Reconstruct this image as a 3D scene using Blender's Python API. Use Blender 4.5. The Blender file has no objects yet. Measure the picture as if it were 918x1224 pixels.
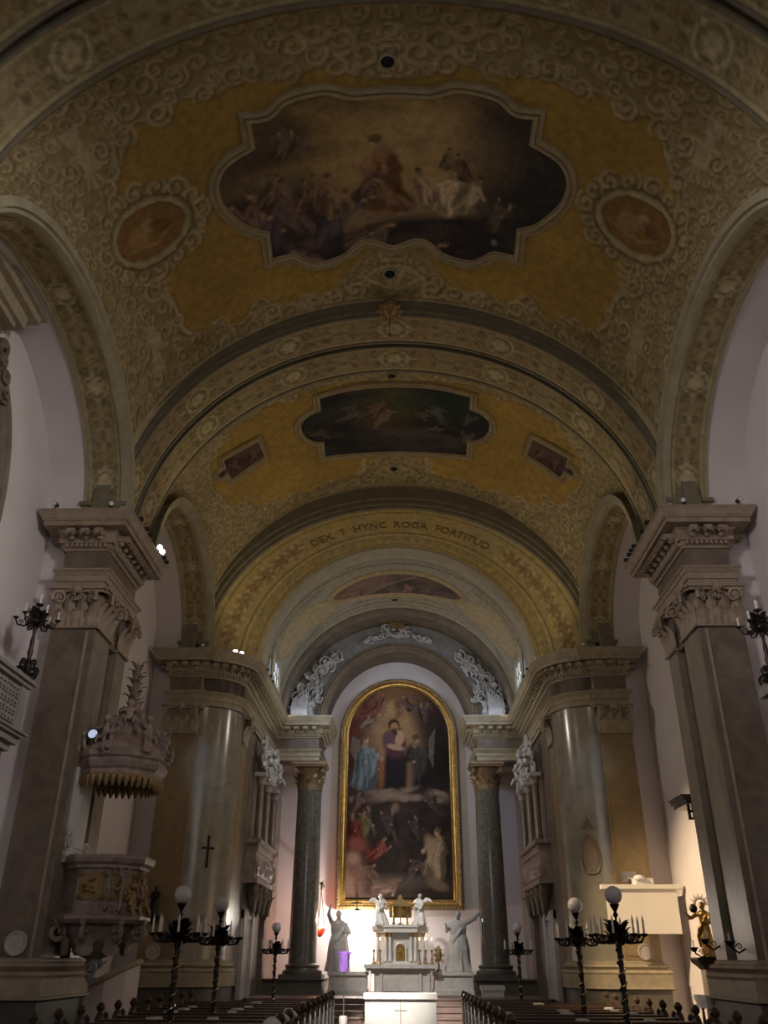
import bpy, math, random
import numpy as np
from mathutils import Vector, Matrix
PI = math.pi
sin, cos = math.sin, math.cos
ZO = 1.7                      # eye height: coordinates below are written relative to eye level
RND = random.Random(7)
C = bpy.context.scene.collection
LOC = {}

# ------------------------------------------------------------------ materials
MATS = {}
def nodemat(name):
    m = bpy.data.materials.new(name); m.use_nodes = True
    nt = m.node_tree; b = nt.nodes['Principled BSDF']
    return m, nt, b
def ramp_mix(nt, fac, c1, c2, lo=.35, hi=.65):
    r = nt.nodes.new('ShaderNodeValToRGB')
    r.color_ramp.elements[0].position = lo; r.color_ramp.elements[1].position = hi
    r.color_ramp.elements[0].color = (*c1, 1); r.color_ramp.elements[1].color = (*c2, 1)
    nt.links.new(fac, r.inputs[0]); return r.outputs[0]
def add_bump(nt, b, fac, strength, dist=.02):
    bp = nt.nodes.new('ShaderNodeBump'); bp.inputs['Strength'].default_value = strength
    bp.inputs['Distance'].default_value = dist
    nt.links.new(fac, bp.inputs['Height']); nt.links.new(bp.outputs[0], b.inputs['Normal'])
def noise(nt, scale, detail=5, dist=0., rough=.55):
    tc = nt.nodes.new('ShaderNodeTexCoord'); n = nt.nodes.new('ShaderNodeTexNoise')
    n.inputs['Scale'].default_value = scale; n.inputs['Detail'].default_value = detail
    n.inputs['Distortion'].default_value = dist; n.inputs['Roughness'].default_value = rough
    nt.links.new(tc.outputs['Object'], n.inputs['Vector']); return n.outputs[0]
def mat(name, c1, c2=None, rough=.6, scale=3., metal=0., bump=.0, dist=0., bscale=None, spec=.5):
    m, nt, b = nodemat(name)
    c2 = c2 or tuple(min(1, v*.82) for v in c1)
    f = noise(nt, scale, 6, dist)
    nt.links.new(ramp_mix(nt, f, c2, c1), b.inputs['Base Color'])
    b.inputs['Roughness'].default_value = rough; b.inputs['Metallic'].default_value = metal
    b.inputs['Specular IOR Level'].default_value = spec
    if bump: add_bump(nt, b, noise(nt, bscale or scale*6, 4), bump)
    MATS[name] = m; return m
def colmat(name, rough=.8, var=.25, bump=.15, scale=9.):
    """painted surface: pigment stored per vertex, broken up by a noise"""
    m, nt, b = nodemat(name)
    at = nt.nodes.new('ShaderNodeVertexColor'); at.layer_name = 'Col'
    f = noise(nt, scale, 7)
    mx = nt.nodes.new('ShaderNodeMix'); mx.data_type = 'RGBA'; mx.blend_type = 'MULTIPLY'
    mx.inputs[0].default_value = 1.
    nt.links.new(at.outputs[0], mx.inputs[6])
    nt.links.new(ramp_mix(nt, f, (1-var,)*3, (1+var*.3,)*3, .3, .7), mx.inputs[7])
    nt.links.new(mx.outputs[2], b.inputs['Base Color'])
    b.inputs['Roughness'].default_value = rough; b.inputs['Specular IOR Level'].default_value = .12
    add_bump(nt, b, noise(nt, scale*4, 4), bump)
    MATS[name] = m; return m
def emit(name, col, strength):
    m, nt, b = nodemat(name)
    b.inputs['Base Color'].default_value = (*col, 1)
    b.inputs['Emission Color'].default_value = (*col, 1); b.inputs['Emission Strength'].default_value = strength
    MATS[name] = m; return m

mat('plaster', (.70,.645,.635), (.65,.595,.585), .85, 1.2, bump=.05)
mat('stone', (.37,.285,.21), (.27,.205,.145), .6, 5, bump=.1)
mat('stone_pale', (.40,.34,.235), (.30,.255,.17), .6, 5, bump=.1)
mat('marble_brown', (.205,.155,.115), (.125,.095,.07), .33, 1.7, dist=1.5)
mat('marble_ochre', (.33,.235,.115), (.23,.17,.09), .30, 1.5, dist=1.8)
mat('marble_lit_side', (.30,.255,.185), (.21,.18,.13), .35, 1.7, dist=1.5)  # lighter pier marble for inner pilasters, altar-side light put into the colour
mat('marble_grey', (.36,.325,.25), (.26,.24,.18), .2, 1.4, dist=1.8, spec=.7)
mat('marble_green', (.17,.155,.125), (.09,.085,.07), .14, 4.5, dist=2.5, spec=.7)
mat('socle_green', (.13,.12,.095), (.085,.08,.065), .35, 3, dist=1)
mat('marble_white', (.72,.70,.68), (.56,.55,.54), .3, 3, dist=1.5)
mat('statue_grey', (.46,.45,.44), (.36,.35,.34), .55, 5, bump=.05)
mat('arch_olive', (.37,.33,.21), (.29,.26,.165), .75, 4, bump=.08)
mat('arch_dark', (.20,.175,.11), (.15,.13,.085), .75, 4)
mat('frame_tan', (.42,.34,.19), (.33,.26,.14), .7, 6, bump=.1)
mat('arch_cream', (.46,.43,.34), (.38,.355,.28), .75, 4, bump=.08)
mat('apse_brown', (.19,.15,.105), (.12,.095,.07), .7, 3)
mat('apse_grey', (.27,.265,.25), (.20,.195,.19), .6, 3, dist=1)
mat('stucco', (.47,.46,.45), (.34,.33,.32), .32, 6, spec=.7)
mat('stucco_rose', (.38,.29,.24), (.23,.175,.145), .5, 6)
mat('gilt', (.50,.32,.10), (.32,.20,.06), .32, 9, metal=.85, bump=.15)
mat('gilt_dull', (.36,.245,.11), (.22,.145,.065), .42, 9, metal=.55, bump=.15)
mat('capital_brown', (.34,.23,.12), (.11,.075,.045), .38, 26, metal=.35, bump=.3)
mat('bronze', (.045,.036,.03), (.025,.02,.018), .3, 14, metal=.55, bump=.2)
mat('brass', (.75,.62,.40), (.5,.4,.24), .18, 20, metal=.95)
mat('iron', (.03,.028,.027), (.018,.017,.016), .45, 9)
mat('wood', (.085,.05,.035), (.05,.03,.022), .33, 6, dist=2)
mat('wood_green', (.10,.095,.075), (.07,.065,.05), .5, 4)
mat('pale_paint', (.62,.60,.58), (.52,.50,.49), .3, 5)
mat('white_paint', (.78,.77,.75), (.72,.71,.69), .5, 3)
mat('screen_white', (.74,.70,.63), (.71,.67,.60), .7, 2)
mat('floor_stone', (.20,.17,.15), (.13,.11,.10), .35, 2)
mat('step_red', (.26,.19,.165), (.19,.14,.12), .4, 3)
mat('wax', (.86,.83,.76), (.80,.77,.70), .5, 6)
mat('purple_cloth', (.36,.18,.66), (.27,.12,.52), .8, 6)
mat('paper', (.75,.74,.72), (.7,.69,.67), .6, 5)
mat('yellow_petal', (.85,.65,.03), (.7,.45,.02), .7, 20)
mat('leaf_green', (.07,.13,.04), (.04,.08,.02), .6, 20)
mat('lamp_black', (.02,.02,.02), (.012,.012,.012), .4, 9)
mat('steel', (.55,.55,.55), (.4,.4,.4), .25, 9, metal=.9)
mat('oratory_grey', (.33,.31,.29), (.26,.245,.23), .6, 4)
mat('lattice_dark', (.07,.06,.055), (.04,.035,.03), .5, 9)
mat('letter_brown', (.20,.12,.05), (.13,.08,.03), .8, 9)
mat('disc_pale', (.50,.46,.42), (.42,.38,.35), .5, 9)
mat('ruby_glass', (.45,.04,.02), (.3,.02,.01), .15, 5)
mat('hole_black', (.01,.009,.008), (.006,.006,.005), .9, 5)
mat('globe_glass', (.70,.68,.70), (.62,.60,.62), .12, 30, bump=.3, bscale=60, spec=.7)
colmat('fresco', .8, .30, .2, 7)
colmat('canvas_oil', .75, .25, .1, 14)
emit('flame', (1., .72, .32), 14.)
emit('lamp_lit', (1., .93, .82), 30.)
emit('lamp_cold', (.62, .72, 1.), .55)
emit('window_sky', (.72, .84, .95), .55)
emit('flame_red', (1., .55, .35), 9.)

# ------------------------------------------------------------------ mesh builder
class MB:
    def __init__(s): s.v = []; s.f = []; s.m = []; s.mi = 0
    def add(s, vs, fs):
        o = len(s.v); s.v += [tuple(p) for p in vs]
        s.f += [tuple(i+o for i in f) for f in fs]; s.m += [s.mi]*len(fs); return s
    def box(s, c, d, rz=0., rx=0., ry=0.):
        M = Matrix.Rotation(rz,3,'Z') @ Matrix.Rotation(ry,3,'Y') @ Matrix.Rotation(rx,3,'X')
        vs = [Vector(c)+M@Vector((d[0]*i/2,d[1]*j/2,d[2]*k/2)) for k in (-1,1) for j in (-1,1) for i in (-1,1)]
        return s.add(vs, [(0,2,3,1),(4,5,7,6),(0,1,5,4),(2,6,7,3),(0,4,6,2),(1,3,7,5)])
    def bb(s, x0,x1,y0,y1,z0,z1): return s.box(((x0+x1)/2,(y0+y1)/2,(z0+z1)/2),(abs(x1-x0),abs(y1-y0),abs(z1-z0)))
    def tube(s, pts, r, n=8, cap=True):
        pts = [Vector(p) for p in pts]; k = len(pts)
        rs = r if isinstance(r,(list,tuple)) else [r]*k
        t0 = (pts[1]-pts[0]).normalized(); up = Vector((0,0,1)) if abs(t0.z)<.9 else Vector((1,0,0))
        a = t0.cross(up).normalized(); vs = []; fs = []
        for i,p in enumerate(pts):
            t = (pts[min(i+1,k-1)]-pts[max(i-1,0)]).normalized()
            a = (a-t*a.dot(t)).normalized(); b = t.cross(a)
            for j in range(n):
                w = 2*PI*j/n; vs.append(p+(a*cos(w)+b*sin(w))*rs[i])
        for i in range(k-1):
            for j in range(n): fs.append((i*n+j,i*n+(j+1)%n,(i+1)*n+(j+1)%n,(i+1)*n+j))
        if cap: fs.append(tuple(range(n-1,-1,-1))); fs.append(tuple((k-1)*n+j for j in range(n)))
        return s.add(vs, fs)
    def lathe(s, prof, c=(0,0,0), n=16, sx=1., sy=1., t0=0., t1=2*PI, fold=None):
        full = abs(t1-t0-2*PI)<1e-6; m = n if full else n+1; vs = []; fs = []
        for (r,z) in prof:
            for j in range(m):
                w = t0+(t1-t0)*j/n; q = 1. if fold is None else fold(w,z)
                vs.append((c[0]+r*q*cos(w)*sx, c[1]+r*q*sin(w)*sy, c[2]+z))
        for i in range(len(prof)-1):
            for j in range(n): fs.append((i*m+j,i*m+(j+1)%m,(i+1)*m+(j+1)%m,(i+1)*m+j))
        if full:
            fs.append(tuple(range(n-1,-1,-1))); fs.append(tuple((len(prof)-1)*m+j for j in range(n)))
        return s.add(vs, fs)
    def ball(s, c, r, n=10, rot=None):
        r = r if isinstance(r,(list,tuple)) else (r,r,r); vs = []; fs = []; h = max(4,n//2+1)
        M = rot or Matrix.Identity(3)
        for i in range(h+1):
            a = -PI/2+PI*i/h
            for j in range(n):
                w = 2*PI*j/n; vs.append(Vector(c)+M@Vector((r[0]*cos(a)*cos(w),r[1]*cos(a)*sin(w),r[2]*sin(a))))
        for i in range(h):
            for j in range(n): fs.append((i*n+j,i*n+(j+1)%n,(i+1)*n+(j+1)%n,(i+1)*n+j))
        return s.add(vs, fs)
    def grid(s, P, nu, nv, keep=None):
        vs = [P(i/nu,j/nv) for i in range(nu+1) for j in range(nv+1)]
        fs = [(i*(nv+1)+j,(i+1)*(nv+1)+j,(i+1)*(nv+1)+j+1,i*(nv+1)+j+1) for i in range(nu) for j in range(nv) if keep is None or keep((i+.5)/nu,(j+.5)/nv)]
        return s.add(vs, fs)
    def prism(s, poly, z0, z1, M=None):
        """polygon in the XY plane pushed from z0 to z1, then moved by the 4x4 M"""
        n = len(poly); vs = [Vector((x,y,z)) for z in (z0,z1) for x,y in poly]
        if M: vs = [M@v for v in vs]
        return s.add(vs, [tuple(range(n-1,-1,-1)),tuple(range(n,2*n))]+[(i,(i+1)%n,n+(i+1)%n,n+i) for i in range(n)])
    def sweep(s, path, prof, closed=False, cap=True):
        """plan path (x,y), outward = right of travel; prof = (offset outward, z); mitred corners"""
        n = len(path); off = []
        for i in range(n):
            def nrm(a,b):
                d = Vector((b[0]-a[0],b[1]-a[1])).normalized(); return Vector((d.y,-d.x))
            ns = []
            if i>0 or closed: ns.append(nrm(path[i-1],path[i]))
            if i<n-1 or closed: ns.append(nrm(path[i],path[(i+1)%n]))
            q = sum(ns,Vector((0,0)))/len(ns); off.append(q/max(.2,q.length_squared))
        m = len(prof); vs = [(p[0]+o.x*d,p[1]+o.y*d,z) for p,o in zip(path,off) for d,z in prof]; fs = []
        for i in range(n if closed else n-1):
            a = i*m; b = ((i+1)%n)*m
            for j in range(m-1): fs.append((a+j,b+j,b+j+1,a+j+1))
        if cap and not closed: fs.append(tuple(range(m-1,-1,-1))); fs.append(tuple((n-1)*m+j for j in range(m)))
        return s.add(vs, fs)
    def leaf(s, base, up, out, w, h, curl=.5, n=6):
        """acanthus leaf: a lobed tongue that rises along up and curls towards out"""
        up = Vector(up).normalized(); out = Vector(out).normalized(); sd = up.cross(out).normalized(); base = Vector(base)
        vs = []; fs = []
        for i in range(n+1):
            t = i/n; th = t*t*2.2*curl
            p = base+up*(h*(t-.25*curl*t**4))+out*(h*curl*.55*t**3)-up*(h*.22*curl*max(0,t-.75)*4*max(0,t-.75))
            ww = w*(.75+.35*sin(t*PI))*(1-.75*max(0,t-.7)/.3*.8)*(1+.16*(1 if i%2 else -1))
            for k,q in ((-1,-.10),(-.5,.02),(0,.09),(.5,.02),(1,-.10)): vs.append(p+sd*(ww*k/2)+out*(w*q*.9+.01))
        for i in range(n):
            for k in range(4): fs.append((i*5+k,i*5+k+1,(i+1)*5+k+1,(i+1)*5+k))
        o = len(vs); vs2 = [v-out*.012 for v in vs]
        return s.add(vs+vs2, fs+[tuple(reversed([a+o for a in f])) for f in fs])
    def spiral(s, c, r, ex, ey, w, turns=1.5, a0=0., n=18, k=.8, nseg=6, rise=0.):
        ex = Vector(ex); ey = Vector(ey); c = Vector(c); ez = ex.cross(ey); pts = []; rs = []
        for i in range(n+1):
            t = i/n; a = a0+turns*2*PI*t; q = r*(1-k*t)
            pts.append(c+ex*(q*cos(a))+ey*(q*sin(a))+ez*(rise*t)); rs.append(w*(1-.45*t))
        return s.tube(pts, rs, nseg)
    def mx(s, flip=True):
        if flip: s.v = [(-x,y,z) for x,y,z in s.v]; s.f = [tuple(reversed(f)) for f in s.f]
        return s
    def build(s, name, m, parent=None, smooth=40, origin=None, cols=None, mods=None):
        ms = m if isinstance(m,(list,tuple)) else [m]
        if parent is not None: off = LOC[parent.name]
        elif origin is not None: off = origin
        else:
            a = np.array(s.v); off = ((a[:,0].min()+a[:,0].max())/2,(a[:,1].min()+a[:,1].max())/2,a[:,2].min())
        me = bpy.data.meshes.new(name)
        me.from_pydata([(x-off[0],y-off[1],z-off[2]) for x,y,z in s.v], [], s.f)
        for q in ms: me.materials.append(MATS[q])
        if len(ms)>1: me.polygons.foreach_set('material_index', s.m)
        if cols is not None:
            ca = me.color_attributes.new('Col','FLOAT_COLOR','POINT')
            ca.data.foreach_set('color', np.concatenate([cols,np.ones((len(cols),1))],1).astype(np.float32).ravel())
        me.update()
        if smooth:
            me.polygons.foreach_set('use_smooth',[True]*len(me.polygons))
            if smooth<170: me.set_sharp_from_angle(angle=math.radians(smooth))
        o = bpy.data.objects.new(name, me); C.objects.link(o)
        LOC[o.name] = off
        if parent is not None: o.parent = parent
        else: o.location = (off[0],off[1],off[2]+ZO)
        if mods == 'remesh' or isinstance(mods,float):
            md = o.modifiers.new('fuse','REMESH'); md.mode = 'VOXEL'; md.voxel_size = mods if isinstance(mods,float) else .03
            md.use_smooth_shade = True
            sm = o.modifiers.new('soften','SMOOTH'); sm.iterations = 2; sm.factor = .5
        return o
def tag(o, label=None, cat=None, group=None, kind=None):
    if label: o['label'] = label
    if cat: o['category'] = cat
    if group: o['group'] = group
    if kind: o['kind'] = kind
    return o
def thing(name, label, cat, loc=(0,0,0), group=None, rz=0., kind=None):
    o = bpy.data.objects.new(name, None); C.objects.link(o)
    o.location = (loc[0],loc[1],loc[2]+ZO); o.rotation_euler = (0,0,rz); o.empty_display_size = .2
    LOC[o.name] = loc
    return tag(o,label,cat,group,kind)
def struct(o): o['kind'] = 'structure'; return o
def dup(root, loc, rz=0., label=None, group=None, scale=None):
    def cp(o,p):
        c = o.copy(); C.objects.link(c); c.parent = p
        for ch in o.children: cp(ch,c)
        return c
    r = cp(root,None); r.location = (loc[0],loc[1],loc[2]+ZO); r.rotation_euler = (0,0,rz)
    if scale: r.scale = (scale,)*3
    if label: r['label'] = label
    if group: r['group'] = group
    return r
def put(root, loc, rz=0.):
    root.location = (loc[0],loc[1],loc[2]+ZO); root.rotation_euler = (0,0,rz)
ORD = 'first second third fourth fifth sixth seventh eighth ninth tenth eleventh twelfth'.split()

# ------------------------------------------------------------------ painted canvases (pigment + a little relief)
class Canvas:
    def __init__(s, x0,x1,y0,y1, res, base):
        s.x0,s.x1,s.y0,s.y1,s.r = x0,x1,y0,y1,res
        s.W = int(round((x1-x0)/res))+1; s.H = int(round((y1-y0)/res))+1
        s.c = np.zeros((s.H,s.W,3))+np.array(base); s.h = np.zeros((s.H,s.W))
        s.X,s.Y = np.meshgrid(np.linspace(x0,x1,s.W),np.linspace(y0,y1,s.H))
    def win(s, xa,xb,ya,yb):
        i0 = max(0,int((xa-s.x0)/s.r)); i1 = min(s.W,int((xb-s.x0)/s.r)+2)
        j0 = max(0,int((ya-s.y0)/s.r)); j1 = min(s.H,int((yb-s.y0)/s.r)+2)
        return (slice(j0,j1),slice(i0,i1)) if i1>i0 and j1>j0 else None
    def put(s, w, cov, col, h=0.):
        s.c[w] = s.c[w]*(1-cov[...,None])+np.array(col)*cov[...,None]
        if h: s.h[w] = np.maximum(s.h[w], cov*h) if h>0 else np.minimum(s.h[w], cov*h)
    def stroke(s, pts, wd, col, al=1., h=0., soft=None):
        P = np.array(pts,float); soft = soft or s.r
        w = s.win(P[:,0].min()-wd-soft,P[:,0].max()+wd+soft,P[:,1].min()-wd-soft,P[:,1].max()+wd+soft)
        if w is None: return
        X,Y = s.X[w],s.Y[w]; D = np.full(X.shape,1e9)
        for a,b in zip(P[:-1],P[1:]):
            d = b-a; L = d@d+1e-12
            t = np.clip(((X-a[0])*d[0]+(Y-a[1])*d[1])/L,0,1)
            D = np.minimum(D,np.hypot(X-a[0]-t*d[0],Y-a[1]-t*d[1]))
        s.put(w, np.clip((wd/2+soft/2-D)/soft,0,1)*al, col, h)
    def inside(s, pts, X, Y):
        c = np.zeros(X.shape,bool); n = len(pts)
        for i in range(n):
            (xa,ya),(xb,yb) = pts[i],pts[(i+1)%n]
            if ya==yb: continue
            k = ((ya>Y)!=(yb>Y))&(X<(xb-xa)*(Y-ya)/(yb-ya)+xa); c ^= k
        return c
    def poly(s, pts, col, al=1., h=0.):
        P = np.array(pts,float); w = s.win(P[:,0].min(),P[:,0].max(),P[:,1].min(),P[:,1].max())
        if w is None: return
        s.put(w, s.inside(pts,s.X[w],s.Y[w])*al, col, h)
    def ell(s, x,y,rx,ry, col, al=1., ang=0., soft=.35, h=0.):
        R = max(rx,ry)*1.3; w = s.win(x-R,x+R,y-R,y+R)
        if w is None: return
        X,Y = s.X[w]-x,s.Y[w]-y; c,q = cos(ang),sin(ang)
        d = np.hypot((X*c+Y*q)/rx,(-X*q+Y*c)/ry)
        s.put(w, np.clip((1-d)/soft+.5,0,1)*al, col, h)
    def ring(s, x,y,rx,ry, wd, col, al=1., ang=0., h=0.):
        s.stroke([(x+rx*cos(a)*cos(ang)-ry*sin(a)*sin(ang), y+rx*cos(a)*sin(ang)+ry*sin(a)*cos(ang)) for a in np.linspace(0,2*PI,37)], wd, col, al, h)
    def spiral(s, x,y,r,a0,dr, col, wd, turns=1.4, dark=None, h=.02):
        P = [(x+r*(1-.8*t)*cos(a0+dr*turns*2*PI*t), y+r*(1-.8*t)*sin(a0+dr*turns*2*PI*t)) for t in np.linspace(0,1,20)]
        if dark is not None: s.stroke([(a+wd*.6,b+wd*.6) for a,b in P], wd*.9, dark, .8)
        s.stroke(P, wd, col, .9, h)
    def at(s, x, y):
        i = np.clip(np.round((np.asarray(x)-s.x0)/s.r).astype(int),0,s.W-1); j = np.clip(np.round((np.asarray(y)-s.y0)/s.r).astype(int),0,s.H-1)
        return s.c[j,i], s.h[j,i]
LT,BG,DK = (.50,.41,.235),(.335,.262,.122),(.17,.12,.05)
YEL,YEB = (.40,.268,.07),(.31,.20,.065)

def smoothpoly(pts, sharp=(), n=4):
    """closed Catmull-Rom curve; indices in sharp stay corners"""
    out = []; m = len(pts)
    for i in range(m):
        p0,p1,p2,p3 = pts[i-1],pts[i],pts[(i+1)%m],pts[(i+2)%m]
        if i in sharp: p0 = p1
        if (i+1)%m in sharp: p3 = p2
        for k in range(n):
            t = k/n
            out.append(tuple(.5*((2*b)+(-a+c)*t+(2*a-5*b+4*c-d)*t*t+(-a+3*b-3*c+d)*t**3) for a,b,c,d in zip(p0,p1,p2,p3)))
    return out
def figure(c, x,y,h,ang,robe,skin=(.55,.40,.28),wing=False,rnd=RND):
    """a painted draped figure: feet at x,y, leaning by ang; built from loose overlapping brush marks"""
    ux,uy = -sin(ang),cos(ang); vx,vy = cos(ang),sin(ang); bend = rnd.uniform(-.22,.22)
    def P(a,b): a = a+bend*b*(1-b)*2; return (x+vx*a*h+ux*b*h, y+vy*a*h+uy*b*h)
    dk = tuple(v*.55 for v in robe); lt = tuple(min(1,v*1.35+.03) for v in robe); dv = rnd.choice((-1,1))
    if wing:
        for sg in (-1,1):
            for k in range(4): c.stroke([P(sg*.06,.62-.03*k),P(sg*(.22+.05*k),.88-.08*k),P(sg*(.40+.02*k),.92-.16*k)],.07*h,tuple(.5*v+.10 for v in lt),.6,0,.05*h)
    for a,b,rx,ry,col,t in ((.0,.18,.19,.22,robe,.0),(.05*dv,.40,.16,.24,robe,.2*dv),(-.02,.62,.13,.17,robe,-.2*dv),(.12*dv,.14,.16,.12,dk,.5*dv),(-.10*dv,.30,.07,.24,dk,.1),(.06*dv,.52,.06,.22,lt,.25*dv),(-.04*dv,.20,.05,.20,lt,-.2*dv),(.14*dv,.36,.05,.20,lt,-.3*dv)):
        c.ell(*P(a,b),rx*h,ry*h,col,.82,ang+t,.55)
    for k in range(4):
        a = rnd.uniform(-.12,.12); c.stroke([P(a,.60),P(a*1.2+.05*dv,.34),P(a*1.8-.03*dv,.06)],.03*h,rnd.choice((dk,lt)),.55,0,.03*h)
    e = rnd.uniform(.45,.8); c.stroke([P(.11*dv,.68),P(.24*dv,.56),P(.30*dv,e)],.07*h,lt,.75,0,.04*h); c.ell(*P(.31*dv,e+.02),.035*h,.035*h,skin,.9)
    c.stroke([P(-.10*dv,.66),P(-.16*dv,.50),P(-.02*dv,.46)],.065*h,dk,.75,0,.04*h); c.ell(*P(.0,.46),.035*h,.03*h,skin,.8)
    c.ell(*P(.0,.76),.045*h,.06*h,tuple(v*.8 for v in skin),.9,ang,.5); c.ell(*P(.02*dv,.86),.055*h,.075*h,tuple(v*.82 for v in skin),.95,ang,.4); c.ell(*P(-.01*dv,.90),.065*h,.055*h,tuple(v*.35 for v in skin),.85,ang,.5); c.ell(*P(.035*dv,.84),.022*h,.03*h,tuple(min(1,v*1.2) for v in skin),.7,ang,.8)

# ------------------------------------------------------------------ dimensions
A,B,ZS = 5.05,4.7,7.0              # nave half span, rise, springing (cornice top)
BAY1,BAY2 = (7.05,13.5),(15.4,21.1)
def vault_pt(p, y, bay, a=A, b=4.9, rw=2.4, c=.12):
    q = (y-(bay[0]+bay[1])/2)/((bay[1]-bay[0])/2); zw = rw*math.sqrt(max(0,1-q*q))
    return Vector((a*sin(p*PI/2),y,ZS+b*cos(p*PI/2)+zw*(c+(1-c)*abs(p)**3)))
def vault_nrm(p,y,bay):
    e = .01; P = lambda a,b: vault_pt(max(-1,min(1,a)),max(bay[0],min(bay[1],b)),bay)
    n = (P(p+e,y)-P(p-e,y)).cross(P(p,y+e)-P(p,y-e)).normalized()
    return n if n.z<0 else -n
SP = 7.6                            # canvas metres per half arc

# ================================================================== SETTING
def arc_grid(mb, nu, nv, P): return mb.grid(P, nu, nv)
def surf(name, P, nu, nv, m, cols=None, parent=None):
    mb = MB().grid(P, nu, nv); return mb.build(name, m, parent, smooth=60, origin=(0,0,0), cols=cols)

# floors, steps
mb = MB(); mb.bb(-6.4,6.4,-3,20.6,-1.8,-1.7); struct(mb.build('floor','floor_stone',smooth=0))
mb = MB(); mb.bb(-6.4,6.4,20.6,31,-1.8,-1.5); struct(mb.build('floor','step_red',smooth=0))
t = thing('altar_steps','reddish stone steps rising to the high altar','steps',(0,24,-1.5))
for i in range(5):
    mb = MB(); y0 = 23.9+.36*i
    mb.bb(-3.95,3.95,y0,y0+.36 if i<4 else 30.0,-1.5,-1.5+.126*(i+1)-.03); mb.bb(-3.97,3.97,y0-.03,y0+.36 if i<4 else 30.0,-1.5+.126*(i+1)-.035,-1.5+.126*(i+1))
    mb.build('step','step_red',t,smooth=0)
FL = -1.5+.126*5                    # altar platform

# side walls with the plain plaster returns of the wall arches
for s,nm in ((-1,'wall_left'),(1,'wall_right')):
    mb = MB(); mb.bb(6.3,6.5,-3,22.3,-1.7,12.4)
    for (y0,y1) in ((5.5,6.85),(13.78,15.15),(21.3,22.3)): mb.bb(5.74,6.3,y0,y1,-1.7,7.0)
    for bay in (BAY1,BAY2):
        yc,hw = (bay[0]+bay[1])/2,(bay[1]-bay[0])/2
        mb.grid(lambda u,v:(5.60+.72*v,yc-hw*cos(PI*u),ZS+2.4*sin(PI*u)),40,1)
    struct(mb.mx(s<0).build(nm,'plaster',smooth=30))
# apse back wall, chancel side walls, wall behind the camera is left open to the organ end
mb = MB(); mb.bb(-6.5,6.5,30.0,30.2,-1.5,12.0); struct(mb.build('wall_back','plaster',smooth=0))
for s,nm in ((-1,'wall_left'),(1,'wall_right')):
    mb = MB(); mb.bb(4.02,4.3,22.3,30,-1.5,7.0); mb.bb(3.95,4.0,27.75,30,-1.5,5.5)
    struct(mb.mx(s<0).build(nm,['marble_brown'],smooth=0))

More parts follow.
